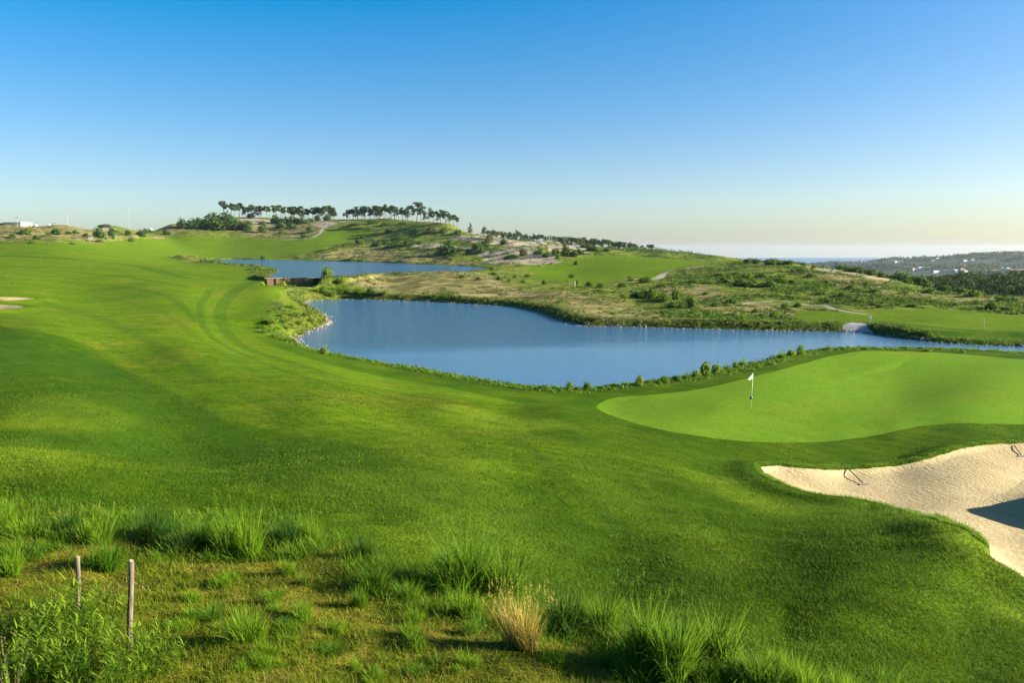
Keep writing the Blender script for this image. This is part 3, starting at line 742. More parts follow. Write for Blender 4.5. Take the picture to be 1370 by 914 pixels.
def tuft_mesh(name, seed, n, height, radius, width, mat, lean=0.5, droop=0.9, heads=0, segs=4, subs=6):
    """a clump of several uneven sub-clumps, blades crossing and bending every way"""
    rng = np.random.default_rng(seed)
    sa = rng.random(subs) * 6.283; sr_ = radius * 0.75 * rng.random(subs) ** 0.6; sh = 0.55 + 0.5 * rng.random(subs); sh[0] = 1.05; sl = rng.normal(0, 0.35, (subs, 2))
    k = rng.integers(0, subs, n)
    a = rng.random(n) * 6.283; r = radius * 0.45 * rng.random(n) ** 0.6
    base = np.stack([sr_[k] * np.cos(sa[k]) + r * np.cos(a), sr_[k] * np.sin(sa[k]) + r * np.sin(a), np.full(n, -0.03)], 1)
    d = np.stack([np.cos(a), np.sin(a)], 1) + rng.normal(0, 0.8, (n, 2)) + sl[k] * 1.6; d /= np.linalg.norm(d, axis=1)[:, None] + 1e-9
    L = height * sh[k] * (0.35 + 0.75 * rng.random(n)); b0 = rng.random(n) * 0.35 + lean * 0.3 * r / radius; b1 = b0 + droop * (0.2 + 1.5 * rng.random(n) ** 1.5)
    V, Q = strip(base, d, L, width * (0.5 + 1.1 * rng.random(n)), (b0, b1), rng, segs)
    tone = np.repeat(np.clip(rng.random(n) * 0.7 + 0.3 * rng.random(subs)[k], 0, 1), 2 * (segs + 1)); up = np.tile(np.repeat(np.linspace(0, 1, segs + 1), 2), n)
    if heads:                                           # stalks with feathery seed heads
        m = heads; a = rng.random(m) * 6.283; r = radius * 0.7 * rng.random(m) ** 0.7
        base = np.stack([r * np.cos(a), r * np.sin(a), np.zeros(m)], 1); d = np.stack([np.cos(a), np.sin(a)], 1)
        L = height * (0.95 + 0.4 * rng.random(m)); b0 = 0.05 + 0.25 * rng.random(m); b1 = b0 + 0.5 * rng.random(m)
        V2, Q2 = strip(base, d, L, np.full(m, width * 0.35), (b0, b1), rng, segs)
        tips = V2.reshape(m, 2 * (segs + 1), 3)[:, -1]
        k = 12; hp = np.repeat(tips, k, 0) + rng.normal(0, 1, (m * k, 3)) * np.array([0.010, 0.010, 0.05]) * height
        V3, Q3 = quads_at(hp, np.tile([0, -1.0, 0.2], (m * k, 1)), height * 0.028, 0.5, rng)
        Q = np.concatenate([Q, Q2 + len(V), Q3 + len(V) + len(V2)])
        tone = np.concatenate([tone, np.full(len(V2), 0.6), np.full(len(V3), 1.0)]); up = np.concatenate([up, np.full(len(V2), 0.5), np.ones(len(V3))])
        V = np.concatenate([V, V2, V3])
    return mesh_np(name, V, Q, mat, {'tone': tone, 'up': up}, smooth=True, N=4)

# ------------------------------------------------------------------ pines
def pine_protos(seed, kind):
    """trunk and crown meshes of a tree one unit tall"""
    rng = np.random.default_rng(seed); g = lambda s=1.0: rng.normal(0, s)
    bend = np.array([g(0.03), g(0.03), 0])
    tr = [np.array([0, 0, -0.04])] + [np.array([0, 0, z]) + bend * z * z + np.array([g(.006), g(.006), 0]) for z in (0.15, 0.3, 0.45, 0.6, 0.75, 0.9)]
    parts = [limb(tr, 0.020, 0.007)]; lobes = []
    if kind == 'umbrella':
        top = 0.94; spread = 0.16 + 0.09 * rng.random(); lo = 0.46 + 0.14 * rng.random()
        for k in range(13):
            a = rng.random() * 6.283; z = lo + (top - lo) * (k + rng.random()) / 13; rr = spread * (0.35 + 0.75 * rng.random()) * (1.15 - 0.8 * abs((z - 0.74) / 0.3))
            c = bend * z * z + np.array([rr * math.cos(a), rr * math.sin(a), z])
            lobes.append((*c, 0.065 + 0.06 * rng.random()))
            parts.append(limb([bend * z * z + np.array([0, 0, z - 0.13]), bend * z * z + np.array([rr * .5 * math.cos(a), rr * .5 * math.sin(a), z - 0.06]), c], 0.006, 0.002, 4))
        lobes.append((*(bend + np.array([0, 0, 0.92])), 0.075))
        V, Q = cloud(lobes, 1500, 0.044, rng, flat=0.66, shell=0.3)
    elif kind == 'dense':
        for k in range(14):
            a = rng.random() * 6.283; z = 0.28 + 0.62 * (k + rng.random()) / 14; rr = 0.20 * (1.1 - z) * (0.4 + 0.9 * rng.random()) + 0.02
            lobes.append((rr * math.cos(a), rr * math.sin(a), z, 0.075 + 0.07 * rng.random()))
        V, Q = cloud(lobes, 1000, 0.045, rng, flat=0.8, shell=0.3)
    else:                                               # young cone-shaped conifer
        for k in range(16):
            z = 0.08 + 0.88 * k / 15; a = rng.random() * 6.283; rr = 0.16 * (1 - z)
            lobes.append((rr * math.cos(a), rr * math.sin(a), z, 0.03 + 0.15 * (1 - z)))
        V, Q = cloud(lobes, 900, 0.045, rng, flat=0.6, shell=0.35)
    tV, tQ = join(parts)
    return mesh_np('pine_trunk', tV, tQ, M_BARK, N=4), mesh_np('pine_crown', V, Q, L_PINE, smooth=False, N=4)
PINES = {k: [pine_protos(300 + 11 * i + len(k), k) for i in range(n)] for k, n in (('umbrella', 6), ('dense', 4), ('cone', 2))}

def tree(name, kind, x, y, z, h, wide, label, cat='pine tree', group=None):
    i = random.randrange(len(PINES[kind])); tr, cr = PINES[kind][i]
    o = bpy.data.objects.new(name, None); COL.objects.link(o)
    o.location = (x, y, z); o.rotation_euler = (random.gauss(0, 0.035), random.gauss(0, 0.035), random.random() * 6.28); o.scale = (h * wide, h * wide, h)
    o.empty_display_size = 0.3
    tag(o, label, cat, group)
    link('trunk', tr, o); link('crown', cr, o)
    return o

def shrub(name, kind, px, py, wpx, hpx, label, cat='shrub', group=None, sink=0.08):
    p = hit(px, py); D = p.y
    w = max(wpx, 3) * D / F; h = max(hpx, 2) * D / F
    me = random.choice(BUSH[kind])
    o = link(name, me, None, (p.x, p.y + 0.25 * w, float(ground_at(p.x, p.y + 0.25 * w)) - sink * h))
    o.rotation_euler = (0, 0, random.random() * 6.28); o.scale = (w * 0.56, w * 0.56, h * 1.12)
    return tag(o, label, cat, group)
# ------------------------------------------------------------------ pines on the hill tops
def crest(px, row_hint):
    return hit(px, row_hint)
G1 = [(150,23.5),(230,21),(255,19),(308,21),(342,17),(372,16),(392,15),(430,19),(472,17),(497,17),(525,17.5),(590,18),(612,16),(650,19),(680,18),(725,19.5),(745,17),(772,18),(802,18.5),(835,19),(866,20),(896,18),(940,20.5),(985,17),(1010,16),(1050,18.5),(1080,19.5),(1110,19),(1126,18),(1160,18),(1192,20),(1216,20.5),(1240,18),(1275,11)]
first = {0: 'slim lone umbrella pine at the left end of the far hilltop row', 1: 'second slim umbrella pine from the left end of the far hilltop row'}
for k, (zx, h) in enumerate(G1):
    px = 280 + zx / 7.61; p = hit(px, 293.0 - 0.6 * abs(px - 370) / 80); D = p.y + random.uniform(0, 22)
    x = p.x / p.y * D; z = float(ground_at(x, D)); hh = h * D / F
    tree('pine_tree', 'umbrella' if k not in (4, 8, 9) else 'dense', x, D, z - 0.3, hh, 1.1 if k < 4 else random.uniform(0.85, 1.1),
         first.get(k, 'bare trunked umbrella pine in the long row along the far left hilltop'), group='pines along the far left hilltop')
G2 = [(125,9),(150,12),(172,14),(200,14),(225,13.5),(270,18),(300,17),(340,19),(352,18.5),(372,17),(400,17.5),(425,17.5),(460,17),(475,18),(500,16),(520,17),(548,17),(580,15),(610,16),(640,17),(660,18),(700,17),(765,20),(800,19),(840,20),(870,17),(900,18),(930,19),(970,20),(1000,17),(1040,17),(1068,17),(955,14),(1010,14)]
for k, (zx, h) in enumerate(G2):
    px = 440 + zx / 6.227; base = 293 + max(0, zx - 500) / 6.227 * 0.11; p = hit(px, base); D = p.y + random.uniform(-4, 18)
    x = p.x / p.y * D; z = float(ground_at(x, D))
    tree('pine_tree', random.choice(['umbrella', 'umbrella', 'dense']), x, D, z - 0.3, h * random.uniform(0.86, 1.12) * D / F, random.uniform(0.8, 1.35),
         'slender umbrella pine in the grove crowning the middle hill', group='pines crowning the middle hill')
for k in range(18):
    px = random.uniform(461, 552); p = hit(px, 294); D = p.y + random.uniform(8, 40); x = p.x / p.y * D; z = float(ground_at(x, D))
    tree('pine_tree', random.choice(['umbrella', 'umbrella', 'dense']), x, D, z - 0.3, random.uniform(13, 18.5) * D / F + max(0, EYE + (p.z - EYE) / p.y * D - z), random.uniform(0.8, 1.1), 'slender umbrella pine in the grove crowning the middle hill', group='pines crowning the middle hill')
for k in range(12):
    px = random.uniform(322, 450); p = hit(px, 292.5); D = p.y + random.uniform(15, 50); x = p.x / p.y * D; z = float(ground_at(x, D))
    tree('pine_tree', random.choice(['umbrella', 'umbrella', 'dense']), x, D, z - 0.3, random.uniform(13, 19) * D / F + max(0, EYE + (p.z - EYE) / p.y * D - z), random.uniform(0.8, 1.1), 'bare trunked umbrella pine in the long row along the far left hilltop', group='pines along the far left hilltop')
p = hit(440 + 735 / 6.227, 298); tree('pine_tree', 'umbrella', p.x, p.y, p.z - 0.3, 28 * p.y / F, 1.35, 'tallest broad umbrella pine rising above the grove on the middle hill')
p = hit(629, 309); tree('conifer', 'cone', p.x, p.y, p.z - 0.3, 16 * p.y / F, 1.3, 'cone shaped dark conifer standing alone right of the hilltop grove', 'conifer')
p = hit(755, 334); tree('conifer', 'cone', p.x, p.y, p.z - 0.3, 20 * p.y / F, 1.0, 'tall narrow conifer above the sandy dune beyond the upper pond', 'conifer')
for px, py, h, lab in ((648, 317, 15, 'bushy dark pine on the ridge right of the lone conifer'), (660, 318, 12, 'round dark pine beside the bushy one on the ridge'),
                       (672, 319, 9, 'low dark pine on the ridge left of the brownish pine'), (692, 320, 14, 'brownish tall pine on the ridge above the dune'), (682, 320, 11, 'dark pine just left of the brownish pine on the ridge')):
    p = hit(px, py); tree('pine_tree', 'dense', p.x, p.y, p.z - 0.4, h * p.y / F, 1.35, lab)
# the line of pines running down behind the dunes
px = 652.0
while px < 853:
    t = float(ts(px, 320)[0]); dd = np.linspace(380, 900, 200); zz = ground_at(t * dd, dd); kr = int(((zz - EYE) / dd).argmax())
    D = float(dd[kr]) + random.uniform(2, 26); z = float(ground_at(t * D, D))
    top = np.interp(px, [650, 700, 750, 800, 853], [307, 311.5, 315.5, 318.5, 324.5]) + random.uniform(-1.3, 2.2)
    h = EYE + float(ts(px, top)[1]) * D - z
    if h > 3: tree('pine_tree', random.choice(['umbrella', 'dense']) if px > 790 else random.choice(['dense', 'dense', 'umbrella']), t * D, D, z - 0.4, h, random.uniform(0.9, 1.3), 'dark pine in the long belt behind the dunes and the far fairway', group='belt of pines behind the dunes')
    px += random.uniform(1.8, 3.4)
for px, h, lab in ((859, 8.5, 'small lone pine just right of the pine belt'), (868, 9.5, 'left pine of the close pair right of the pine belt'), (872.5, 10, 'right pine of the close pair right of the pine belt')):
    p = hit(px, 336); tree('pine_tree', 'umbrella', p.x, p.y, p.z - 0.3, h * p.y / F, 1.5, lab)

# ------------------------------------------------------------------ shrubs seen one by one
REED = [tuft_mesh('reed_plant', 401 + i, 190, 1.0, 0.45, 0.055, grass_mat('reed_leaf', (0.06, 0.13, 0.010), (0.15, 0.23, 0.025)), 0.5, 0.9, 0, 3) for i in range(2)]
BUSH['reed'] = REED
def lot(name, kind, rows, label, group, cat='shrub', hk=0.62):
    for r in rows:
        h = r[3] if len(r) > 3 else r[2] * hk
        kd = r[4] if len(r) > 4 else kind
        if name == 'waterside_plant' and random.random() < 0.45: kd = 'reed'
        v = random.uniform(0.7, 1.35) if name == 'waterside_plant' else random.uniform(0.9, 1.2)
        shrub(name, kd, r[0], r[1], r[2] * 1.15 * random.uniform(0.85, 1.25), h * 1.15 * v, label, cat, group)
lot('shrub', 'dark', [(240,307,18),(255,307,22,11),(275,308,28,13),(292,309,26,12),(312,308,30,13),(330,309,16),(262,301,18),(285,298,22),(303,300,22)],
    'dark green shrub in the dense thicket left of the hilltop pines', 'thicket left of the hilltop pines')
lot('shrub', 'dark', [(335,292,11),(351,312,16),(333,302,8),(351,301,10),(373,306,14),(389,307,14),(368,299,14),(380,300,16),(392,300,16),(405,300,14),(414,298,10),(414,312,12),(406,318,8),(376,313,8),(425,295,12),(436,295,12)],
    'dark shrub on the sandy slope below the far left pines', 'shrubs below the far left pines')
lot('shrub', 'dark', [(32,314,14),(15,319,9),(48,321,9),(73,314,14),(90,314,8),(100,313,10),(128,318,18),(113,317,8),(148,316,12),(137,305,16,4),(148,310,8),(170,315,10),(185,316,16,8),(193,312,10),(222,315,10),(150,320,6),(131,324,10,3,'mid'),(173,323,10,4,'mid'),(201,311,5),(62,316,7),(40,326,12,3,'mid'),(95,327,8,3,'mid')],
    'small shrub scattered on the dry slope at the far left', 'shrubs on the dry slope far left')
lot('shrub', 'dark', [(546,330,18,9),(535,319,12),(551,327,14,9),(504,330,14,7),(517,327,10),(480,327,10),(459,330,5),(520,312,8),(557,309,10),(485,319,10,3),(472,303,20,4),(498,300,16,4),(515,303,14,4),(613,314,12,7,'mid'),(594,313,12,8),(530,322,14,6),(562,327,10,5,'mid'),(540,300,12,3,'mid')],
    'dark shrub dotted over the grassy middle hill', 'shrubs on the middle hill')
shrub('shrub', 'brown', 578, 313, 18, 11, 'brownish round shrub beside the right end of the hilltop grove')
lot('shrub', 'dark', [(600,341,36,10),(640,339,22,12),(626,342,10,8,'brown'),(648,333,18,9),(653,325,10,7,'brown'),(684,347,20,8),(699,343,13,12,'brown'),(723,341,14,8),(731,345,14,7),(743,340,12,9),(746,347,9,6,'mid'),(757,342,14,9),(767,344,14,9),(777,341,12,7),(797,337,12,7,'mid'),(790,336,12),(780,332,12,5),(655,322,12,7,'brown'),(674,328,9,7,'brown'),(812,337,10,5)],
    'shrub growing among the pale sand dunes beyond the upper pond', 'shrubs among the dunes')
shrub('shrub', 'dark', 771, 354.5, 8, 8, 'single round shrub on the far fairway below the dunes')
shrub('shrub', 'mid', 659, 362, 22, 7, 'low green shrub at the right tip of the upper pond')
lot('shrub', 'mid', [(728,381,8,6),(766,372,9,5,'dark'),(789,384,13,8),(772,381,10,6),(805,386,14,8),(834,384,14,6),(863,379,20,6),(682,377,10,4),(667,375,12,5),(689,372,8,4),(927,380,14,5),(747,406,9,4),(640,375,12,4),(618,372,10,4),(845,376,10,4),(700,379,10,4),(885,384,12,4),(660,368,12,4),(705,371,12,4)],
    'low shrub scattered over the dry grass behind the big pond', 'shrubs on the dry grass behind the pond')
for (px, py, w, h), lab in (((852,399,18,9),'bright green shrub at the left end of the clump on the dry grass'), ((870,400,22,14),'tall green shrub second from the left in the clump on dry grass'),
        ((890,404,24,12),'broad green shrub in the middle of the clump on dry grass'), ((908,401,20,14),'upright green shrub right of the middle of the clump on dry grass'),
        ((899,412,14,8),'small bright shrub in front of the clump on dry grass'), ((927,412,22,14),'large green shrub at the right end of the clump on dry grass')):
    shrub('shrub', 'mid', px, py, w * 1.2, h * 1.3, lab)
lot('shrub', 'mid', [(975,379,24,9),(992,383,26,10,'dark'),(1010,385,26,10),(1030,384,26,10,'dark'),(1045,379,20,9),(1000,373,20,7),(1020,373,20,7,'dark'),(965,371,16,6),(1046,372,14,6),(985,368,16,5),(1060,380,14,6),(950,381,16,5)],
    'green shrub in the wide thicket on the hillside across the pond', 'thicket on the hillside across the pond')
lot('shrub', 'mid', [(982,407,22,8),(1037,425,20,8,'bright'),(1013,419,14,6),(994,427,16,5,'bright'),(1068,411,14,6,'dark'),(1051,411,10,4,'dark'),(1087,371,14,5),(1072,364,14,5),(1140,389,20,7),(1154,392,20,6),(1171,392,16,5),(1212,394,18,4,'dark'),(1221,412,14,5,'dark'),(1107,380,7,5,'dark'),(1147,404,14,5),(1128,397,14,5),(1060,400,14,4),(1100,395,16,4),(1190,402,12,4),(960,410,14,4),(1080,388,14,4),(1110,405,12,4,'brown'),(1180,412,14,4,'brown'),(945,395,12,4),(1250,405,14,4,'dark'),(1280,410,16,4)],
    'low shrub spread over the hillside across the pond', 'shrubs on the hillside across the pond')
lot('shrub', 'dark', [(1248,394,20,8),(1288,394,20,9),(1310,398,24,9,'mid'),(1330,414,28,9),(1349,416,18,6),(1360,404,16,6,'mid'),(1264,390,18,8),(1345,402,16,6,'mid')],
    'dark rounded shrub on the right hand slope before the far wood', 'shrubs on the right slope')
lot('shrub', 'dark', [(1003,352,16,7),(1013,353,12,6),(1032,355,20,7,'mid'),(1044,354,18,6,'mid'),(1056,354,14,5),(1075,355,9,4),(1089,359,10,4)],
    'shrub along the crest of the hill against the pale sea', 'shrubs on the hill crest before the sea')
lot('tree', 'dark', [(1131,358,20,8),(1149,362,20,8),(1159,364,16,7),(1169,366,16,9),(1181,368,12,9),(1189,371,16,7),(1199,374,16,8),(1210,376,20,15,'mid'),(1222,379,18,10),(1234,381,20,11),(1248,381,16,16,'mid'),(1242,385,16,9),(1256,386,16,12),(1140,361,16,6),(1176,369,16,6),(1215,380,16,7)],
    'bushy dark tree in the line running down behind the bare ridge', 'trees behind the bare ridge', cat='tree')

# along the water
for (px, py, w, h), lab in (((786,521,15,9),'low leafy plant at the near pond edge, rightmost of the pair'), ((763,523,16,12),'leafy dark plant at the near pond edge, left of its twin'),
        ((729,522,14,7),'small isolated plant on the near edge of the pond'), ((857,517,16,15),'upright leafy plant at the left end of the row along the green'),
        ((433,474,13,11),'round bright plant on the bank by the stone edged point'),
        ((946,503,22,19),'tallest leafy plant in the row between green and pond'), ((1073,475,14,14),'pointed leafy plant at the right end of the waterside row'),
        ((437,373,18,15),'tall bright shrub growing at the end of the brown dam')):
    shrub('waterside_plant', 'bright', px, py, w * 1.15, h * 1.15, lab, 'plant')
lot('waterside_plant', 'bright', [(870,514,9,7),(890,513,13,10),(905,511,14,9,'mid'),(920,508,18,11,'mid'),(932,505,14,10),(960,499,16,13),(972,495,14,10),(995,489,14,10),(1006,487,12,8),(1021,484,18,10),(1036,481,12,8),(1047,480,16,10),(1060,477,13,9),(882,514,8,6),(985,492,10,8)],
    'leafy plant in the row along the bank between green and pond', 'plants between green and pond', 'plant')
lot('waterside_plant', 'bright', [(1110,469,14,4),(1128,468,14,4),(1160,468,12,3),(1200,470,10,3),(1243,471,10,3),(1290,472,9,3),(502,489,14,5),(557,496,16,4),(530,493,12,4),(600,503,12,4),(650,512,12,4),(470,481,12,5),(690,520,12,4)],
    'low weedy plant on the bare near bank of the pond', 'weeds on the near bank', 'plant')
lot('waterside_plant', 'bright', [(448,390,22,13,'mid'),(462,393,20,12,'mid'),(430,392,18,11),(478,395,18,10,'mid'),(495,396,18,9,'mid'),(424,392,12,6),(440,398,18,8),(515,397,16,7,'mid'),(455,381,16,9)],
    'lush green plant on the bank below the brown dam', 'plants on the bank below the dam', 'plant')
lot('waterside_plant', 'bright', [(352,446,18,8),(365,452,18,8),(378,456,16,8),(390,458,14,7),(362,436,18,7),(380,440,20,7),(398,436,20,7),(415,432,16,6),(372,424,16,6),(392,424,16,6),(410,422,16,6),(385,412,16,5),(400,448,14,6),(350,440,14,7),(375,432,16,6)],
    'yellow green weed clump on the point edged with stones', 'weeds on the stone edged point', 'plant')
lot('waterside_plant', 'bright', [(330,361.5,14,4),(345,361,14,5),(356,362,14,4),(365,364,12,3),(340,364,16,3)],
    'low bright weed on the spit in the upper pond', 'weeds on the spit', 'plant')
for px, py, w, h, lab in ((352, 347.5, 10, 6, 'round shrub at the far edge of the upper pond, left of two'), (482, 352, 12, 7, 'shrub at the far edge of the upper pond, right of two')):
    shrub('waterside_plant', 'mid', px, py, w, h, lab, 'shrub')

# ------------------------------------------------------------------ low ground cover nobody could count
def scatter_cover(name, n, xr, fn, leaf, per, mat, label, seed, hgt=0.5):
    rng = np.random.default_rng(seed)
    t = rng.uniform(*xr[0], n); D = np.exp(rng.uniform(math.log(xr[1][0]), math.log(xr[1][1]), n)); X, Y = t * D, D
    keep = fn(X, Y, rng); X, Y = X[keep], Y[keep]
    Z = ground_at(X, Y); sc = (0.35 + 0.9 * rng.random(len(X)) ** 2)[:, None] * (np.sqrt(Y / 180.0))[:, None]
    c = np.repeat(np.stack([X, Y, Z], 1), per, 0); s = np.repeat(sc, per, 0)
    d = rng.normal(0, 1, c.shape); d /= np.linalg.norm(d, axis=1)[:, None]; d[:, 2] = np.abs(d[:, 2])
    c = c + d * s * np.array([0.75, 0.75, hgt]) * rng.random((len(c), 1)) ** 0.5
    V, Q = quads_at(c, d + np.array([0, 0, 0.4]), leaf * s[:, 0], rng=rng)
    return tag(link(name, mesh_np(name, V, Q, mat, smooth=False, N=4)), label, 'scrub', kind='stuff')
def at_dam(X, Y):
    t = X / Y
    return (t > float(ts(358, 378)[0])) & (t < float(ts(419, 378)[0])) & (Y > 176) & (Y < 200)
def wildland(X, Y, rng, thr=0.5, sc=16.0, seed=90):
    ok = (sd_poly(X, Y, pond1, 40) < -1.5) & (sd_poly(X, Y, pond2, 40) < -1.5)
    for q in fair_p: ok &= sd_poly(X, Y, q, 12) < -0.5
    for q, w in path_l: ok &= sd_line(X, Y, q, 9) > w + 0.6
    ok &= (sd_poly(X, Y, beach_p, 6) < -0.5) & ~at_dam(X, Y)
    return ok & (rng.random(len(X)) < np.clip((fbm(X / sc, Y / sc, 3, seed) * 0.9 + 0.5 - thr) * 3, 0.02, 1))
scatter_cover('scrub', 24000, ((-0.75, 0.75), (104, 760)), lambda X, Y, r: wildland(X, Y, r, 0.5), 0.42, 16, L_MID, 'low green scrub covering the wild hillsides', 91)
scatter_cover('scrub', 15000, ((-0.75, 0.75), (104, 760)), lambda X, Y, r: wildland(X, Y, r, 0.58, 22, 97), 0.45, 16, L_DARK, 'dark low heath patched over the wild hillsides', 92)
hill = lambda X, Y, r: wildland(X, Y, r, 0.46, 13, 111) & (X / Y > 0.20) & (np.max([sd_poly(X, Y, q, 12) for q in sandy_p], 0) < r.normal(-1.0, 1.2, len(X)))
scatter_cover('scrub', 17000, ((0.20, 0.75), (112, 290)), hill, 0.42, 18, L_DARK, 'dark green scrub clothing the hillside across the pond', 96)
scatter_cover('scrub', 9000, ((-0.42, 0.2), (330, 860)), lambda X, Y, r: wildland(X, Y, r, 0.5, 24, 113), 0.45, 18, L_DARK, 'dark scrub patched over the pine topped hills', 97)
scatter_cover('dry_grass', 12000, ((-0.75, 0.75), (104, 600)), lambda X, Y, r: wildland(X, Y, r, 0.45, 18, 99), 0.34, 12, leaf_mat('dry_grass_leaf', (0.16, 0.15, 0.045), (0.33, 0.28, 0.11), 0.3), 'straw coloured grass tussocks over the wild hillsides', 93, 0.35)
def banks(X, Y, rng):
    s = np.maximum(sd_poly(X, Y, pond1, 40), sd_poly(X, Y, pond2, 40))
    return (s < -0.5) & (s > -3.4) & (rng.random(len(X)) < 0.9) & ~at_dam(X, Y) & (sd_poly(X, Y, beach_p, 6) < -0.5)
scatter_cover('bank_grass', 150000, ((-0.75, 0.8), (96, 420)), banks, 0.34, 10, leaf_mat('rank_bank_grass', (0.045, 0.065, 0.012), (0.12, 0.13, 0.03), 0.2), 'rank dark grass lining the far pond banks', 94, 0.55)
scatter_cover('bank_grass', 40000, ((-0.5, 0.75), (52, 96)), banks, 0.30, 10, leaf_mat('near_bank_grass', (0.04, 0.10, 0.010), (0.11, 0.19, 0.02), 0.3), 'fringe of longer green grass along the near pond edge', 95, 0.30)

# stones along the water line
def stones(name, n, line_rows, size, label, seed, mat):
    rng = np.random.default_rng(seed); V, Tt = [], []
    ico = np.array([(-1,1.6,0),(1,1.6,0),(-1,-1.6,0),(1,-1.6,0),(0,-1,1.6),(0,1,1.6),(0,-1,-1.6),(0,1,-1.6),(1.6,0,-1),(1.6,0,1),(-1.6,0,-1),(-1.6,0,1)]) / 1.9
    f = np.array([(0,11,5),(0,5,1),(0,1,7),(0,7,10),(0,10,11),(1,5,9),(5,11,4),(11,10,2),(10,7,6),(7,1,8),(3,9,4),(3,4,2),(3,2,6),(3,6,8),(3,8,9),(4,9,5),(2,4,11),(6,2,10),(8,6,7),(9,8,1)])
    seg = np.diff(line_rows, axis=0); L = np.concatenate([[0], np.cumsum(np.hypot(*seg.T))])
    for i in range(n):
        q = rng.random() * L[-1]; k = min(np.searchsorted(L, q) - 1, len(seg) - 1); k = max(k, 0)
        p = line_rows[k] + seg[k] * (q - L[k]) / (L[k + 1] - L[k] + 1e-9); nn = np.array([-seg[k][1], seg[k][0]]) / (np.hypot(*seg[k]) + 1e-9)
        p = p + nn * rng.normal(0.05, 0.38); s = size * (0.4 + rng.random())
        v = ico * (1 + rng.normal(0, 0.16, (12, 1))) * s * np.array([1.2, 1.0, 0.7]); a = rng.random() * 6.28
        v = v @ np.array([[math.cos(a), -math.sin(a), 0], [math.sin(a), math.cos(a), 0], [0, 0, 1]])
        z = max(float(ground_at(p[0], p[1])), -0.1)
        V.append(v + np.array([p[0], p[1], z + s * 0.15])); Tt.append(f + 12 * i)
    return tag(link(name, mesh_np(name, np.concatenate(V), np.concatenate(Tt), mat, smooth=False)), label, 'stones', kind='stuff')
M_STONE = plain('pale_shore_stone', (0.20, 0.185, 0.15), 0.9, 0.15, 0.35, 0.9)
stones('shore_stones', 1100, pond1[0:19 * 4], 0.15, 'grey stones edging the far shore of the big pond', 5, M_STONE)
stones('shore_stones', 600, np.concatenate([pond1[36 * 4:], pond1[:4]]), 0.15, 'larger pale stones around the grassy point in the pond', 6, plain('tan_shore_stone', (0.27, 0.22, 0.15), 0.9, 0.15, 0.3, 0.9))
# ------------------------------------------------------------------ small solid things
def tube(a, b, r0, r1=None, sides=10, segs=1, cap=True, wob=0.0, rng=RNG):
    a = np.array(a, float); b = np.array(b, float); r1 = r0 if r1 is None else r1
    d = (b - a) / np.linalg.norm(b - a); u = np.cross(d, [0.31, 0.9, 0.2]); u /= np.linalg.norm(u); v = np.cross(d, u)
    bm = []; n = segs + 1
    for i in range(n):
        c = a + (b - a) * i / segs + (rng.normal(0, wob, 3) if 0 < i < segs else 0)
        for k in range(sides):
            t = 6.283185 * k / sides; bm.append(c + (r0 + (r1 - r0) * i / segs) * (u * math.cos(t) + v * math.sin(t)))
    F_ = [(i * sides + k, i * sides + (k + 1) % sides, (i + 1) * sides + (k + 1) % sides, (i + 1) * sides + k) for i in range(segs) for k in range(sides)]
    if cap: F_ += [tuple(range(sides))[::-1], tuple(range((n - 1) * sides, n * sides))]
    return [tuple(p) for p in bm], F_

def box(lo, hi):
    x0, y0, z0 = lo; x1, y1, z1 = hi
    return [(x0,y0,z0),(x1,y0,z0),(x1,y1,z0),(x0,y1,z0),(x0,y0,z1),(x1,y0,z1),(x1,y1,z1),(x0,y1,z1)], [(0,3,2,1),(4,5,6,7),(0,1,5,4),(1,2,6,5),(2,3,7,6),(3,0,4,7)]

def solid(name, pieces, mat, parent=None, smooth=False, bevel=0.0):
    V, Fc = [], []
    for v, f in pieces:
        o = len(V); V += list(v); Fc += [tuple(i + o for i in q) for q in f]
    me = bpy.data.meshes.new(name); me.from_pydata(V, [], Fc); me.update()
    if smooth: me.polygons.foreach_set('use_smooth', [len(p.vertices) == 4 for p in me.polygons])
    me.materials.append(mat)
    o = link(name, me, parent)
    if bevel:
        b = o.modifiers.new('bevel', 'BEVEL'); b.width = bevel; b.segments = 2; b.limit_method = 'ANGLE'
    return o

def root(name, loc, label, cat, group=None, rz=0.0):
    o = bpy.data.objects.new(name, None); COL.objects.link(o); o.location = loc; o.rotation_euler = (0, 0, rz); o.empty_display_size = 0.3
    return tag(o, label, cat, group)

m = NT('weathered_post_wood'); p = m.n('TexCoord').outputs['Object']
g = m.noise(m.scale(p, (60, 60, 4)), 1.0, 4, 0.6); s2_ = m.noise(p, 6, 3)
c = m.mix(m.ramp(g, 0.3, 0.7), (0.085, 0.07, 0.048), (0.18, 0.15, 0.11)); c = m.mix(m.ramp(s2_, 0.5, 0.75, 0, 0.5), c, (0.14, 0.13, 0.115))
M_WOOD = m.done(m.bsdf(c, 0.85, 0.15, m.bump(g, 0.5, 0.01)))
M_WHITE = plain('white_paint', (0.78, 0.77, 0.73), 0.5, 0.4, 0.05)
M_DARKMETAL = plain('dark_rake_metal', (0.06, 0.05, 0.04), 0.6, 0.4, 0.2, 30)

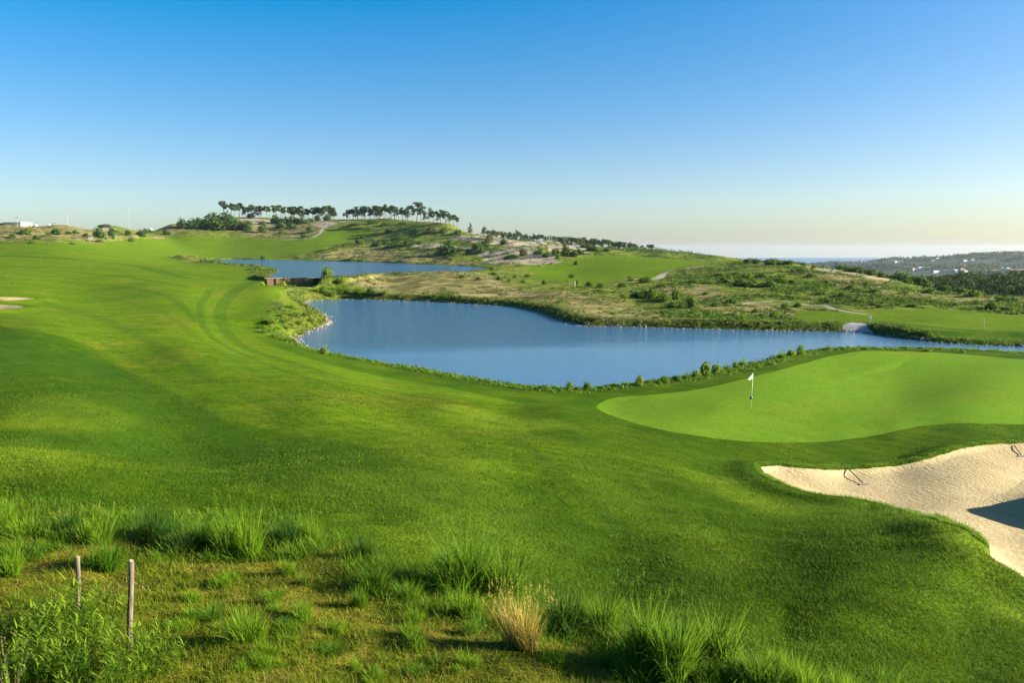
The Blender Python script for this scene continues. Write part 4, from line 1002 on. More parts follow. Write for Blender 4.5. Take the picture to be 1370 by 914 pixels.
# the two stakes in the rough
def stake(px_t, py_t, px_b, py_b, D, r, label):
    t, s = ts(px_b, py_b); x, y = float(t * D), D; z0 = float(ground_at(x, y)) - 0.12
    tt, s_t = ts(px_t, py_t); zt = EYE + float(s_t) * D; dx = float(tt) * D - x
    o = root('wooden_stake', (x, y, z0), label, 'stake')
    h = zt - z0; n = 9
    v, f = tube((0, 0, 0), (dx, 0, h), r * 1.04, r * 0.95, 14, 8, True, 0.002)
    solid('post', [(v, f)], M_WOOD, o, True)
    v2, f2 = tube((dx, 0, h - 0.001), (dx * 1.02, 0, h + 0.004), r * 0.93, r * 0.80, 14, 1)
    solid('cut_end', [(v2, f2)], plain('cut_wood_end', (0.34, 0.26, 0.18), 0.8, 0.1, 0.25, 40), o)
stake(176, 751, 173.5, 893, 7.9, 0.030, 'taller thick wooden stake standing at the right in the tall weeds')
stake(104, 745.5, 107, 845, 9.0, 0.026, 'thinner wooden stake standing at the left in the tall weeds')

# flagstick in the cup
p = hit(1004.4, 549.5); D = p.y; Zt = EYE + float(ts(1005.8, 499.3)[1]) * D; H = Zt - p.z
o = root('flagstick', (p.x, p.y, p.z), 'tall white flagstick with small white flag standing on the near putting green', 'flagstick')
tx = 1.3 * D / F
solid('pole', [tube((0, 0, -0.05), (tx, 0, H + 0.04), 0.014, 0.010, 10, 1)], plain('cream_pole_paint', (0.75, 0.74, 0.60), 0.4, 0.4, 0.04), o, True)
n = 7; V, Fc = [], []
for i in range(n):
    q = i / (n - 1); w_ = -0.46 * q
    for k, zz in enumerate((H - 0.02 - 0.33 * q, H - 0.40 - 0.0 * q)):
        V.append((tx + w_ * 0.85, w_ * 0.5 + 0.03 * math.sin(q * 5), zz + 0.01 * math.sin(q * 7)))
for i in range(n - 1): Fc.append((2 * i, 2 * i + 1, 2 * i + 3, 2 * i + 2))
fl = solid('flag', [(V, Fc)], plain('white_flag_cloth', (0.85, 0.85, 0.84), 0.8, 0.1, 0.03), o, True)
sm = fl.modifiers.new('thick', 'SOLIDIFY'); sm.thickness = 0.004
bm_ = bmesh_ball = None
def ball(c, r, nu=14, nv=9, sx=1, sy=1, sz=1):
    V = [(c[0], c[1], c[2] + r * sz)]
    for i in range(1, nv):
        a = math.pi * i / nv
        for k in range(nu): V.append((c[0] + r * sx * math.sin(a) * math.cos(6.283185 * k / nu), c[1] + r * sy * math.sin(a) * math.sin(6.283185 * k / nu), c[2] + r * sz * math.cos(a)))
    V.append((c[0], c[1], c[2] - r * sz)); Fc = []
    for k in range(nu): Fc.append((0, 1 + k, 1 + (k + 1) % nu))
    for i in range(nv - 2):
        for k in range(nu): Fc.append((1 + i * nu + k, 1 + (i + 1) * nu + k, 1 + (i + 1) * nu + (k + 1) % nu, 1 + i * nu + (k + 1) % nu))
    e = len(V) - 1; b0 = 1 + (nv - 2) * nu
    for k in range(nu): Fc.append((e, b0 + (k + 1) % nu, b0 + k))
    return V, Fc
solid('marker_ball', [ball((tx * 0.35 - 0.03, 0, H * 0.34), 0.10, sx=0.95, sz=1.0)], plain('dark_blue_plastic', (0.02, 0.05, 0.16), 0.35, 0.5, 0.1), o, True)
solid('cup', [tube((0, 0, 0.004), (0, 0, 0.008), 0.054, 0.054, 16)], plain('cup_dark', (0.03, 0.03, 0.03), 0.8, 0.1), o)
# far green's flag
p = hit(1164, 431); D = p.y
o = root('flagstick', tuple(p), 'tiny distant white flagstick on the far green across the pond', 'flagstick')
solid('pole', [tube((0, 0, -0.05), (0, 0, 0.9), 0.03, 0.025, 8)], M_WHITE, o)
solid('flag', [box((-0.22, -0.02, 0.42), (0.22, 0.02, 0.88))], M_WHITE, o, bevel=0.01)

# rakes lying in the bunker
def rake(hx0, hy0, hx1, hy1, ex, ey, label):
    a, b, e = hit(hx0, hy0), hit(hx1, hy1), hit(ex, ey)
    for q in (a, b, e): q.z = float(ground_at(q.x, q.y)) + 0.03
    c = (a + b) / 2; ax = (b - a).normalized() * 0.30
    a, b = c - ax, c + ax; dirn = (e - c)
    if dirn.length > 2.3: dirn = dirn.normalized() * 2.3
    e = c + dirn; e.z = float(ground_at(e.x, e.y)) + 0.05
    o = root('bunker_rake', tuple(c), label, 'rake')
    L = lambda q: tuple(q - c)
    solid('rake_head', [tube(L(a), L(b), 0.040, sides=8)] + [tube(L(a + (b - a) * i / 12), L(a + (b - a) * i / 12 + Vector((0, -0.02, -0.07))), 0.007, 0.004, 6) for i in range(13)], M_DARKMETAL, o)
    mid = (c + e) / 2; mid.z = max(mid.z, float(ground_at(mid.x, mid.y)) + 0.05)
    solid('handle', [tube(L(c), L(mid), 0.024, sides=8), tube(L(mid), L(e), 0.024, sides=8)], plain('rake_handle', (0.10, 0.085, 0.06), 0.6, 0.3, 0.2, 12), o)
rake(1150, 649.5, 1161.5, 648.5, 1127, 621.5, 'dark rake lying over the left lip of the big bunker, handle on the grass')
rake(1361, 611.5, 1374, 611.5, 1357, 597.5, 'dark rake lying at the right picture edge against the back of the big bunker')

# marker stakes
def marker(px, py_t, py_b, r, mat, label, name='marker_stake'):
    p = hit(px, py_b); D = p.y; h = (py_b - py_t) * D / F
    tag(solid(name, [tube((0, 0, -0.1), (0, 0, h * 0.93), r, r, 8), tube((0, 0, h * 0.93), (0, 0, h), r, r * 0.35, 8)], mat), label, 'stake').location = p
M_RED = plain('red_stake_paint', (0.45, 0.07, 0.04), 0.5, 0.3)
marker(1039, 472.5, 478, 0.04, M_RED, 'small red stake at the left end of the bank behind the green')
marker(1146, 462.5, 467, 0.04, M_RED, 'small red stake on the bank behind the top of the green')
marker(769, 376, 384, 0.09, M_WHITE, 'pale marker post standing in the dry grass behind the pond')
marker(1316, 426, 442, 0.045, plain('grey_post_paint', (0.42, 0.40, 0.36), 0.6, 0.3), 'thin grey post on the far green across the pond')

# brown plank dam between the ponds
pa, pb = hit(364, 381), hit(418, 382)
Dw = 191.0
xa, xb = float(ts(362, 376)[0]) * Dw, float(ts(421, 376)[0]) * Dw
zt = EYE + float(ts(390, 372)[1]) * Dw; zb = EYE + float(ts(390, 383)[1]) * Dw
o = root('plank_dam', (xa, 187.5, zb), 'low brown plank dam holding back the upper pond', 'dam', None, 0.30)
hh = zt - zb; L_ = xb - xa
M_PLANK = plain('brown_dam_planks', (0.22, 0.15, 0.085), 0.85, 0.15, 0.35, 1.2)
solid('plank_wall', [box((0, 0.05 * (i % 2), hh * i / 5 - (0.6 if i == 0 else 0)), (L_, 0.45, hh * (i + 1) / 5 - 0.035)) for i in range(5)], M_PLANK, o, bevel=0.01)
for i in range(6):
    x = 0.3 + (L_ - 0.6) * i / 5; solid('post', [box((x - 0.11, -0.16, -0.7), (x + 0.11, -0.005, hh + 0.02))], plain('dam_post', (0.15, 0.10, 0.065), 0.85, 0.15), o, bevel=0.01)
solid('cap', [box((-0.4, -0.14, hh + 0.022), (L_ + 0.4, 0.7, hh + 0.15))], plain('grey_cap', (0.36, 0.37, 0.33), 0.8, 0.2), o, bevel=0.02)

# ------------------------------------------------------------------ tall grass and weeds of the foreground
G_GREEN = grass_mat('long_green_grass', (0.022, 0.080, 0.004), (0.10, 0.225, 0.010), None, 0.4, (0.16, 0.28, 0.02))
G_DARK = grass_mat('dark_green_grass', (0.018, 0.055, 0.008), (0.045, 0.12, 0.014), None, 0.3)
G_LIGHT = grass_mat('light_green_grass', (0.07, 0.17, 0.006), (0.21, 0.33, 0.016), None, 0.45)
G_TAN = grass_mat('straw_grass', (0.38, 0.25, 0.05), (0.62, 0.44, 0.13), None, 0.35)
TUFT = {
 'green': [tuft_mesh('tall_grass_clump', 41 + i, 900, 1.0, 0.42, 0.019, G_GREEN, 0.45, 1.0, 14) for i in range(2)],
 'dark': [tuft_mesh('dark_grass_clump', 51 + i, 1000, 1.0, 0.50, 0.020, G_DARK, 0.6, 1.2) for i in range(2)],
 'light': [tuft_mesh('light_grass_clump', 61 + i, 560, 1.0, 0.40, 0.018, G_LIGHT, 0.4, 0.8, 10) for i in range(2)],
 'seed': [tuft_mesh('seeding_grass_clump', 71, 950, 1.0, 0.42, 0.016, G_GREEN, 0.4, 0.9, 60)],
 'tan': [tuft_mesh('dry_grass_clump', 75, 520, 1.0, 0.34, 0.013, G_TAN, 0.45, 0.35, 110)],
 'low': [tuft_mesh('low_grass_clump', 81 + i, 360, 1.0, 0.9, 0.034, G_LIGHT, 0.9, 1.2) for i in range(2)],
 'droop': [tuft_mesh('drooping_grass_clump', 85, 850, 1.0, 0.34, 0.020, G_GREEN, 0.3, 1.9, 0, 6)],
}
def tuft(kind, px, py, w, h, label, group=None, name='grass_clump'):
    p = hit(px, py); D = p.y; W, Hh = w * D / F, h * D / F * 1.12
    base_r = {'green': 0.42, 'dark': 0.5, 'light': 0.4, 'seed': 0.42, 'tan': 0.28, 'low': 0.9, 'droop': 0.34}[kind]
    o = link(name, random.choice(TUFT[kind]), None, (p.x, p.y, p.z))
    s = W / (2 * (base_r + 0.28)); o.scale = (s, s, Hh); o.rotation_euler = (0, 0, random.random() * 6.28)
    return tag(o, label, 'grass clump', group)
for kind, px, py, w, h, lab in (
  ('dark', 212, 722, 66, 54, 'dark dense grass clump, tallest of the upper left row'),
  ('dark', 250, 738, 70, 34, 'low dark grass clump just below the tallest upper left one'),
  ('light', 322, 745, 84, 78, 'tall light green grass clump right of the dark pair'),
  ('dark', 388, 729, 52, 42, 'dark half of the clump at the edge of the mown slope'),
  ('light', 412, 728, 46, 46, 'light half of the clump at the edge of the mown slope'),
  ('dark', 492, 752, 46, 46, 'compact dark round grass clump alone above the dry ground'),
  ('green', 505, 788, 66, 38, 'loose green grass clump under the compact round one'),
  ('green', 548, 808, 50, 36, 'small green grass clump left of the big seeding one'),
  ('seed', 618, 792, 120, 82, 'largest feathery grass clump with pale seed heads in the middle'),
  ('green', 668, 800, 84, 74, 'green grass clump leaning right beside the largest feathery one'),
  ('light', 625, 825, 70, 50, 'pale clump in front of the largest feathery one'),
  ('tan', 696, 868, 74, 64, 'straw coloured dry grass clump, the only fully tan one'),
  ('dark', 762, 850, 90, 68, 'dark green clump right of the straw coloured one'),
  ('green', 812, 856, 74, 62, 'green clump between the dark one and the tall right group'),
  ('low', 738, 890, 66, 34, 'small low clump in front of the dark right one'),
  ('green', 862, 895, 90, 100, 'tall green clump at the left of the lower right group'),
  ('green', 905, 910, 96, 88, 'bright green clump at the front of the lower right group'),
  ('droop', 956, 890, 84, 92, 'drooping rounded grass clump topping the lower right group'),
  ('dark', 925, 872, 60, 56, 'dark clump behind the drooping rounded one'),
  ('green', 1018, 922, 80, 62, 'low clump right of the drooping rounded one'),
  ('light', 1070, 930, 70, 64, 'airy clump with thin stalks right of the lower group'),
  ('light', 1125, 938, 60, 50, 'rightmost airy clump at the lower picture edge'),
  ('low', 632, 893, 56, 26, 'low bright clump under the straw coloured one'),
  ('light', 330, 858, 84, 58, 'pale yellow green clump alone on the dry ground'),
  ('low', 410, 833, 50, 22, 'small low clump on the dry ground right of the pale one'),
  ('low', 444, 848, 42, 22, 'smaller low clump at the right of the dry ground'),
  ('low', 262, 832, 46, 28, 'low green clump between the stakes and the pale one'),
  ('low', 498, 908, 60, 24, 'low clump at the bottom edge under the dry ground'),
  ('low', 252, 806, 50, 22, 'low flat clump right of the taller stake'),
  ('green', 140, 762, 62, 46, 'green clump behind the two stakes'),
  ('light', 14, 772, 56, 44, 'bright clump at the left edge above the weeds'),
  ('dark', 88, 716, 44, 38, 'dark clump near the upper left corner of the rough'),
  ('light', 130, 728, 70, 44, 'light clump between the dark ones at the upper left'),
  ('light', 40, 722, 80, 40, 'broad light clump at the upper left edge of the rough'),
  ('light', 5, 706, 60, 36, 'light clump at the far left end of the rough edge'),
  ('low', 560, 868, 60, 26, 'low clump on the dry ground left of the straw coloured one'),
  ('green', 280, 726, 60, 30, 'short green clump between the dark pair and the tall light one'),
  ('green', 600, 770, 60, 40, 'short clump peeping out behind the largest feathery one'),
  ('light', 1040, 900, 50, 40, 'thin stalky clump behind the lower right group'),
  ('green', 785, 835, 50, 46, 'slim clump rising behind the dark right one')):
    tuft(kind, px, py, w, h, lab)

rw = random.Random(23); n_ = 0
while n_ < 34:
    px, py = rw.uniform(200, 640), rw.uniform(765, 910)
    p = hit(px, py)
    if sd_poly(np.array([p.x]), np.array([p.y]), rough_p, 3)[0] < 0.35: continue
    tuft(rw.choice(['low', 'low', 'light', 'green']), px, py, rw.uniform(24, 52), rw.uniform(12, 30), 'small bright tuft scattered on the dry patchy ground near the stakes', 'small tufts on the dry ground', 'small_tuft'); n_ += 1
def weed_mesh(name, seed, stems, height, radius, leaf_l, leaf_w, mat):
    rng = np.random.default_rng(seed); Vs, Qs, tn, up = [], [], [], []; o = 0
    for i in range(stems):
        a = rng.random() * 6.283; r = radius * rng.random() ** 0.6; d0 = np.array([math.cos(a), math.sin(a)]); h = height * (0.5 + 0.55 * rng.random()) * (1 - 0.3 * r / radius)
        b = np.array([[r * d0[0], r * d0[1], -0.03]])
        lean = 0.1 + 0.5 * r / radius
        V, Q = strip(b, d0[None], np.array([h]), np.array([0.012]), (np.array([0.05]), np.array([lean])), rng, 4)
        Vs.append(V); Qs.append(Q + o); o += len(V); tn.append(np.full(len(V), 0.3)); up.append(np.zeros(len(V)))
        spine = V.reshape(5, 2, 3).mean(1); n = int(24 * h / height) + 8; q = 0.18 + 0.82 * rng.random(n)
        base = np.stack([np.interp(q, np.linspace(0, 1, 5), spine[:, k]) for k in range(3)], 1)
        la = rng.random(n) * 6.283; ld = np.stack([np.cos(la), np.sin(la)], 1)
        V, Q = strip(base, ld, leaf_l * (0.5 + 0.7 * rng.random(n)), leaf_w * (0.6 + 0.7 * rng.random(n)), (0.35 + 0.5 * rng.random(n), 0.9 + 0.9 * rng.random(n)), rng, 3)
        Vs.append(V); Qs.append(Q + o); o += len(V); tn.append(np.repeat(np.clip(0.25 + 0.6 * q * rng.random(n) + 0.1, 0, 1), 8)); up.append(np.repeat(q, 8))
    return mesh_np(name, np.concatenate(Vs), np.concatenate(Qs), mat, {'tone': np.concatenate(tn), 'up': np.concatenate(up)}, N=4)
G_WEED = grass_mat('weed_leaves', (0.020, 0.065, 0.004), (0.12, 0.22, 0.010), None, 0.4, (0.19, 0.28, 0.02))
WEED = [weed_mesh('leafy_weed', 141 + i, 48, 1.0, 0.55, 0.17, 0.020, G_WEED) for i in range(3)]
for i, (px, py, w, h, lab) in enumerate(((70, 905, 120, 110, 'leafy weed at the bottom left corner'), (120, 880, 130, 125, 'tall leafy weed between the two stakes'), (195, 905, 100, 88, 'leafy weed at the foot of the taller stake'),
        (135, 925, 120, 100, 'leafy weed nearest the bottom edge under the stakes'), (25, 925, 110, 100, 'leafy weed cut by the left edge'), (75, 850, 110, 70, 'leafy weed around the thinner stake'),
        (15, 860, 60, 60, 'smaller weed at the left edge beside the tall ones'))):
    t, s = ts(px, min(py, 900)); p = hit(px, py); D = p.y; Wd = w * D / F
    o = link('leafy_weed', WEED[i % 3], None, tuple(p)); o.scale = (Wd / 1.3, Wd / 1.3, h * D / F * 1.05); o.rotation_euler = (0, 0, i * 1.3)
    tag(o, lab, 'weed')
p = hit(60, 912); me = tuft_mesh('dry_flower_weed', 171, 14, 0.42, 0.10, 0.010, grass_mat('withered_stalk', (0.25, 0.20, 0.09), (0.42, 0.36, 0.18)), 0.4, 0.5, 30)
tag(link('withered_weed', me, None, (p.x, p.y - 0.5, float(ground_at(p.x, p.y - 0.5)))), 'withered pale weed with dry flower heads in the bottom left weeds', 'weed')

# grass of the rough, blade by blade
def carpet(name, n, fn, h, wid, mat, label, seed, tri=False, dr=(5.2, 20), tr=(-0.95, 0.75), lean=0.5):
    rng = np.random.default_rng(seed)
    t = rng.uniform(*tr, n); D = np.exp(rng.uniform(math.log(dr[0]), math.log(dr[1]), n)); X, Y = t * D, D
    k = fn(X, Y, rng); X, Y = X[k], Y[k]; m = len(X)
    a = rng.random(m) * 6.283; d = np.stack([np.cos(a), np.sin(a)], 1)
    hv = h * (0.4 + 0.9 * rng.random(m)) * (0.6 + 0.8 * vnoise(X / 0.5, Y / 0.5, seed)); wv = wid * (Y / 9.0) ** 0.8 * (0.6 + 0.8 * rng.random(m))
    base = np.stack([X, Y, ground_at(X, Y) - 0.01], 1)
    patch = np.clip(vnoise(X / 0.8, Y / 0.8, seed + 3) * 0.7 + vnoise(X / 0.22, Y / 0.22, seed + 5) * 0.5 - 0.1 + rng.normal(0, 0.16, m), 0, 1)
    if tri:
        sd_ = np.stack([-d[:, 1], d[:, 0], np.zeros(m)], 1) * wv[:, None] * 0.5
        tip = base + np.concatenate([d * (hv * lean * (0.3 + rng.random(m)))[:, None], hv[:, None]], 1)
        V = np.stack([base - sd_, base + sd_, tip], 1).reshape(-1, 3); Q = np.arange(3 * m).reshape(-1, 3)
        me = mesh_np(name, V, Q, mat, {'tone': np.repeat(patch, 3), 'up': np.tile([0., 0., 1.], m), 'semi': np.repeat(field_at(A_semi_shade, X, Y), 3), 'light': np.repeat(field_at(A_light, X, Y), 3)}, smooth=False)
    else:
        V, Q = strip(base, d, hv, wv, (rng.random(m) * 0.5, 0.5 + rng.random(m)), rng, 2)
        me = mesh_np(name, V, Q, mat, {'tone': np.repeat(patch, 6), 'up': np.tile([0, 0, .5, .5, 1, 1.], m)}, smooth=False, N=4)
    return tag(link(name, me), label, 'grass', kind='stuff')
G_ROUGH = grass_mat('dry_rough_grass', (0.085, 0.15, 0.004), (0.22, 0.235, 0.012), (0.30, 0.21, 0.06), 0.4, (0.27, 0.26, 0.03))
in_rough = lambda X, Y, r: (sd_poly(X, Y, rough_p, 3) + fbm(X / 1.5, Y / 1.5, 3, 61) * 0.9 > -0.2) & (fbm(X / 0.9, Y / 0.9, 3, 63) + r.normal(0, 0.25, len(X)) > -0.42)
carpet('rough_grass', 300000, in_rough, 0.11, 0.0065, G_ROUGH, 'short yellow green rough grass of the unmown foreground', 201)
edge = lambda X, Y, r: np.abs(sd_poly(X, Y, rough_p, 3) - 0.2 + fbm(X / 1.5, Y / 1.5, 3, 61) * 0.9) < (0.7 * r.random(len(X)) + 0.1)
carpet('rough_grass', 200000, edge, 0.20, 0.007, G_GREEN, 'longer green grass fringing the edge of the mown slope', 203)
TALL = land_poly([(-60,676),(0,680),(120,690),(300,694),(420,700),(450,725),(400,745),(300,752),(180,755),(60,750),(-60,745)])
TALL2 = land_poly([(455,738),(540,758),(620,780),(720,812),(840,850),(960,880),(1060,905),(1120,925),(900,935),(780,890),(660,850),(560,815),(470,775)])
tallz = lambda X, Y, r: (np.maximum(sd_poly(X, Y, TALL, 3), sd_poly(X, Y, TALL2, 3)) + fbm(X / 1.2, Y / 1.2, 3, 65) * 0.6 > 0.1) & (fbm(X / 0.7, Y / 0.7, 2, 66) + r.normal(0, 0.2, len(X)) > 0.0)
carpet('rough_grass', 420000, tallz, 0.25, 0.011, grass_mat('tall_band_grass', (0.03, 0.10, 0.004), (0.14, 0.26, 0.010), (0.30, 0.27, 0.05), 0.4, (0.19, 0.27, 0.02)), 'knee high mixed grass in the band along the mown slope', 207)
lip = lambda X, Y, r: (sd_poly(X, Y, bunker_p, 3) < 0.03) & (sd_poly(X, Y, bunker_p, 3) > -0.22)
carpet('mown_grass', 900000, lip, 0.10, 0.010, G_GREEN, 'ragged longer turf along the lip of the bunker', 209, True, (14, 38), (0.30, 0.76), 0.9)
mownz = lambda X, Y, r: (sd_poly(X, Y, rough_p, 3) + fbm(X / 1.5, Y / 1.5, 3, 61) * 0.9 < 0.2) & (sd_poly(X, Y, bunker_p, 3) < -0.06) & (sd_poly(X, Y, green_p, 3) < -0.05) & (sd_poly(X, Y, pond1, 5) < -1.5)
m, col, nrm = mown('turf_blades', (0.072, 0.150, 0.003), (0.044, 0.112, 0.002), (0.13, 0.185, 0.005))
tone = m.attr('tone'); col = m.mix(tone, m.mix(0.6, col, (0.014, 0.045, 0.002)), m.mix(0.3, col, (0.15, 0.22, 0.012)))
M_BLADE = m.done(leaf_bsdf(m, col, 0.7, 0.18, 0.04))
carpet('mown_grass', 620000, mownz, 0.05, 0.010, M_BLADE, 'short mown grass of the slope below the green', 205, True, (7.2, 46), (-0.76, 0.76), 0.8)
# ------------------------------------------------------------------ far hills, village, wood, buildings, masts
CREST = [(900,368),(1000,362),(1080,355),(1120,351.5),(1150,349.5),(1180,346.8),(1196,344.6),(1213,346),(1250,344.6),(1272,342),(1300,340.2),(1340,339.6),(1370,338.6),(1450,337.5),(1600,339),(1800,347),(2100,360)]
ct = np.array([ts(a, b) for a, b in CREST])
ht = np.linspace(0.20, 1.4, 420); hd = np.exp(np.linspace(math.log(1500), math.log(4600), 90))
HT, HD = np.meshgrid(ht, hd); hx, hy = (HT * HD).ravel(), HD.ravel()
DC = 3300.0
cz = EYE + np.interp(HT.ravel(), ct[:, 0], ct[:, 1]) * DC
prof = sstep(1550, DC, hy) ** 0.9 * (1 - 0.9 * sstep(DC, 4600, hy))
hz = -66 + (cz + 66) * prof + fbm(hx / 300, hy / 300, 4, 301) * 34 * prof * sstep(DC, DC - 500, hy) - 40 * sstep(0.36, 0.2, HT.ravel())
nr, nc = HT.shape
ii = (np.arange(nr - 1)[:, None] * nc + np.arange(nc - 1)[None, :]).ravel()
m = NT('far_hill_cover'); p = m.pos()
f1 = m.noise(p, 0.006, 5, 0.6); f2 = m.noise(p, 0.02, 5, 0.65); f3 = m.noise(p, 0.09, 3, 0.7)
c = m.mix(m.ramp(f1, 0.42, 0.6), (0.018, 0.040, 0.022), (0.045, 0.07, 0.035))
c = m.mix(m.ramp(f2, 0.58, 0.72, 0, 0.7), c, (0.13, 0.125, 0.09)); c = m.mix(m.ramp(f3, 0.5, 0.7, 0, 0.7), c, (0.015, 0.03, 0.015))
M_HILL = m.done(m.bsdf(c, 0.9, 0.1, m.bump(m.math('ADD', f2, f3), 1.0, 9.0)))
tag(link('hills', mesh_np('hills', np.stack([hx, hy, hz], 1), np.stack([ii, ii + 1, ii + nc + 1, ii + nc], 1), M_HILL, N=4)), 'blue hazy wooded hills across the valley at the right', 'hills', kind='structure')
def hill_z(x, y):
    fi = np.interp(math.log(y), np.log(hd), np.arange(nr)); fj = np.interp(x / y, ht, np.arange(nc)); i, j = min(int(fi), nr - 2), min(int(fj), nc - 2); u, v = fi - i, fj - j
    g = hz.reshape(nr, nc); return (g[i, j] * (1 - v) + g[i, j + 1] * v) * (1 - u) + (g[i + 1, j] * (1 - v) + g[i + 1, j + 1] * v) * u
def hill_hit(px, py):
    t, s = ts(px, py)
    for D in np.exp(np.linspace(math.log(1520), math.log(4000), 500)):
        if hill_z(float(t) * D, D) >= EYE + float(s) * D: return float(t) * D, float(D)
    return float(t) * 3300, 3300.0

M_HWALL = plain('white_house_wall', (0.46, 0.46, 0.45), 0.8, 0.2, 0.05, 0.2); M_HROOF = plain('pale_terracotta_roof', (0.36, 0.20, 0.14), 0.85, 0.1, 0.2, 0.3); M_HWIN = plain('dark_window', (0.04, 0.05, 0.06), 0.2, 0.5)
def house(name, x, y, z, L, W, H, roof, label, cat='house', group=None, rz=0.0, mats=None):
    o = root(name, (x, y, z - 1.5), label, cat, group, rz); wm, rm = mats or (M_HWALL, M_HROOF)
    solid('wall', [box((-L / 2, -W / 2, 0), (L / 2, W / 2, H + 1.5))], wm, o)
    if roof > 0.5:
        e = 0.4; a = [(-L / 2 - e, -W / 2 - e, H + 1.503), (L / 2 + e, -W / 2 - e, H + 1.503), (L / 2 + e, W / 2 + e, H + 1.503), (-L / 2 - e, W / 2 + e, H + 1.503), (-L / 2 + W * .3, 0, H + 1.5 + roof), (L / 2 - W * .3, 0, H + 1.5 + roof)]
        solid('roof', [(a, [(0, 1, 5, 4), (1, 2, 5), (2, 3, 4, 5), (3, 0, 4), (3, 2, 1, 0)])], rm, o)
    else:
        solid('roof', [box((-L / 2 - .2, -W / 2 - .2, H + 1.503), (L / 2 + .2, W / 2 + .2, H + 1.9))], wm, o)
    return o
rr = random.Random(5)
VILL = [(1153,351),(1158,351.5),(1163,350.5),(1166,351),(1178,348.5),(1182,347.5),(1194,346.5),(1197,351.8),(1203,351),(1207,351.5),(1212,348),(1226,359),(1231,360),(1236,359.5),(1240,359.8),(1243,360),(1247,349.5),(1253,346.5),(1262,364),(1270,364.3),(1278,364),(1286,363.8),(1285,350.3),(1290,350.2),(1222,362.3),(1230,363),(1290,364.5),(1332,365),(1338,362.5),(1343,361.2),(1348,363),(1354,364),(1362,365.2),(1250,365.3),(1366,363.6),(1300,349)]
for px, py in VILL:
    x, y = hill_hit(px, py); L = rr.uniform(12, 30) if py > 355 else rr.uniform(10, 22)
    house('house', x, y, float(hill_z(x, y)), L, rr.uniform(10, 14), rr.uniform(5, 7), rr.choice([0, 0, 2.6]), 'small white house in the hazy village on the far hills', 'house', 'village houses on the far hills', rr.uniform(-0.4, 0.4))
x, y = hill_hit(1197, 351.5); house('long_building', x, y, float(hill_z(x, y)), 52, 16, 8, 0, 'long white building on the far hills, left of the village centre', 'building')
rng = np.random.default_rng(79); n = 5200; t_ = rng.uniform(0.24, 1.1, n); d_ = rng.uniform(1700, 3400, n)
k_ = (fbm(t_ * d_ / 220, d_ / 220, 3, 311) > 0.02); t_, d_ = t_[k_], d_[k_]; hz_ = np.array([float(hill_z(a * b, b)) for a, b in zip(t_, d_)])
c = np.repeat(np.stack([t_ * d_, d_, hz_], 1), 12, 0) + rng.normal(0, 1, (len(t_) * 12, 3)) * np.array([11, 11, 3.0]) + np.array([0, 0, 3.0])
V, Q = quads_at(c, rng.normal(0, 1, c.shape) + np.array([0, 0, 1.0]), 8.0, rng=rng)
tag(link('far_woods', mesh_np('far_woods', V, Q, leaf_mat('far_wood_leaf', (0.015, 0.035, 0.015), (0.035, 0.06, 0.022), 0.1), smooth=False, N=4)), 'dark wooded blotches on the far hazy hills', 'woodland', kind='stuff')
# white house behind the ridge
D = 420.0; t = float(ts(1122, 354)[0]); zt = EYE + float(ts(1122, 350.8)[1]) * D; zg = float(ground_at(t * D, D))
house('house', t * D, D, zt - 4.4, 3.2, 5, 4.0, 0, 'nearest white house peeping over the bare ridge', 'house')

# the dark wood beyond the right slope
rng = np.random.default_rng(77); C, N_, S = [], [], []; trunks = []
pr = [PINES[k][i][1] for k in ('dense', 'umbrella') for i in range(4)]
crowns = []
for me in pr:
    a = np.zeros(len(me.vertices) * 3, np.float32); me.vertices.foreach_get('co', a); crowns.append(a.reshape(-1, 4, 3)[::3])
Vw = []
for i in range(1000):
    D = rng.uniform(290, 640); t = rng.uniform(0.53, 1.05); 
    if D < 300 + 900 * max(0, 0.62 - t): continue
    x = t * D; z = float(ground_at(x, D)); top = EYE + float(np.interp(t, [0.55, 0.60, 0.66, 0.70, 1.0], [-0.036, -0.031, -0.0315, -0.030, -0.028])) * D + rng.normal(0, 0.9)
    h = max(top - z, 6.0) if D < 480 else min(max(top - z, 6), 26)
    q = crowns[rng.integers(len(crowns))].copy(); w_ = rng.uniform(9, 14); a = rng.random() * 6.28
    ca, sa = math.cos(a), math.sin(a)
    q = np.stack([(q[..., 0] * ca - q[..., 1] * sa) * w_ * 1.5, (q[..., 0] * sa + q[..., 1] * ca) * w_ * 1.5, h - (1 - q[..., 2]) * min(h, 15)], -1) + np.array([x, D, z])
    Vw.append(q.reshape(-1, 3))
Vw = np.concatenate(Vw)
tag(link('woodland', mesh_np('woodland', Vw, np.arange(len(Vw)).reshape(-1, 4), leaf_mat('wood_leaf', (0.012, 0.032, 0.012), (0.032, 0.058, 0.020), 0.1), smooth=False, N=4)), 'dark pine wood filling the valley behind the right slope', 'woodland', kind='stuff')
# dark scrub hill behind the far fairway
rng = np.random.default_rng(78); n = 4200; t = rng.uniform(0.125, 0.30, n); D = rng.uniform(470, 700, n)
hgt = np.interp(t, [0.12, 0.165, 0.215, 0.245, 0.30], [1.4, 2.6, 2.4, 1.2, 0.4]); X, Y = t * D, D; Z = ground_at(X, Y)
c = np.repeat(np.stack([X, Y, Z], 1), 14, 0) + rng.normal(0, 1, (n * 14, 3)) * np.array([1.3, 1.3, 0.9]) * np.repeat(hgt, 14)[:, None] * 0.6
V, Q = quads_at(c, rng.normal(0, 1, c.shape) + np.array([0, 0, 1.0]), 0.9, rng=rng)
tag(link('heath', mesh_np('heath', V, Q, L_DARK, smooth=False, N=4)), 'dark heath on the low hill before the sea', 'heath', kind='stuff')

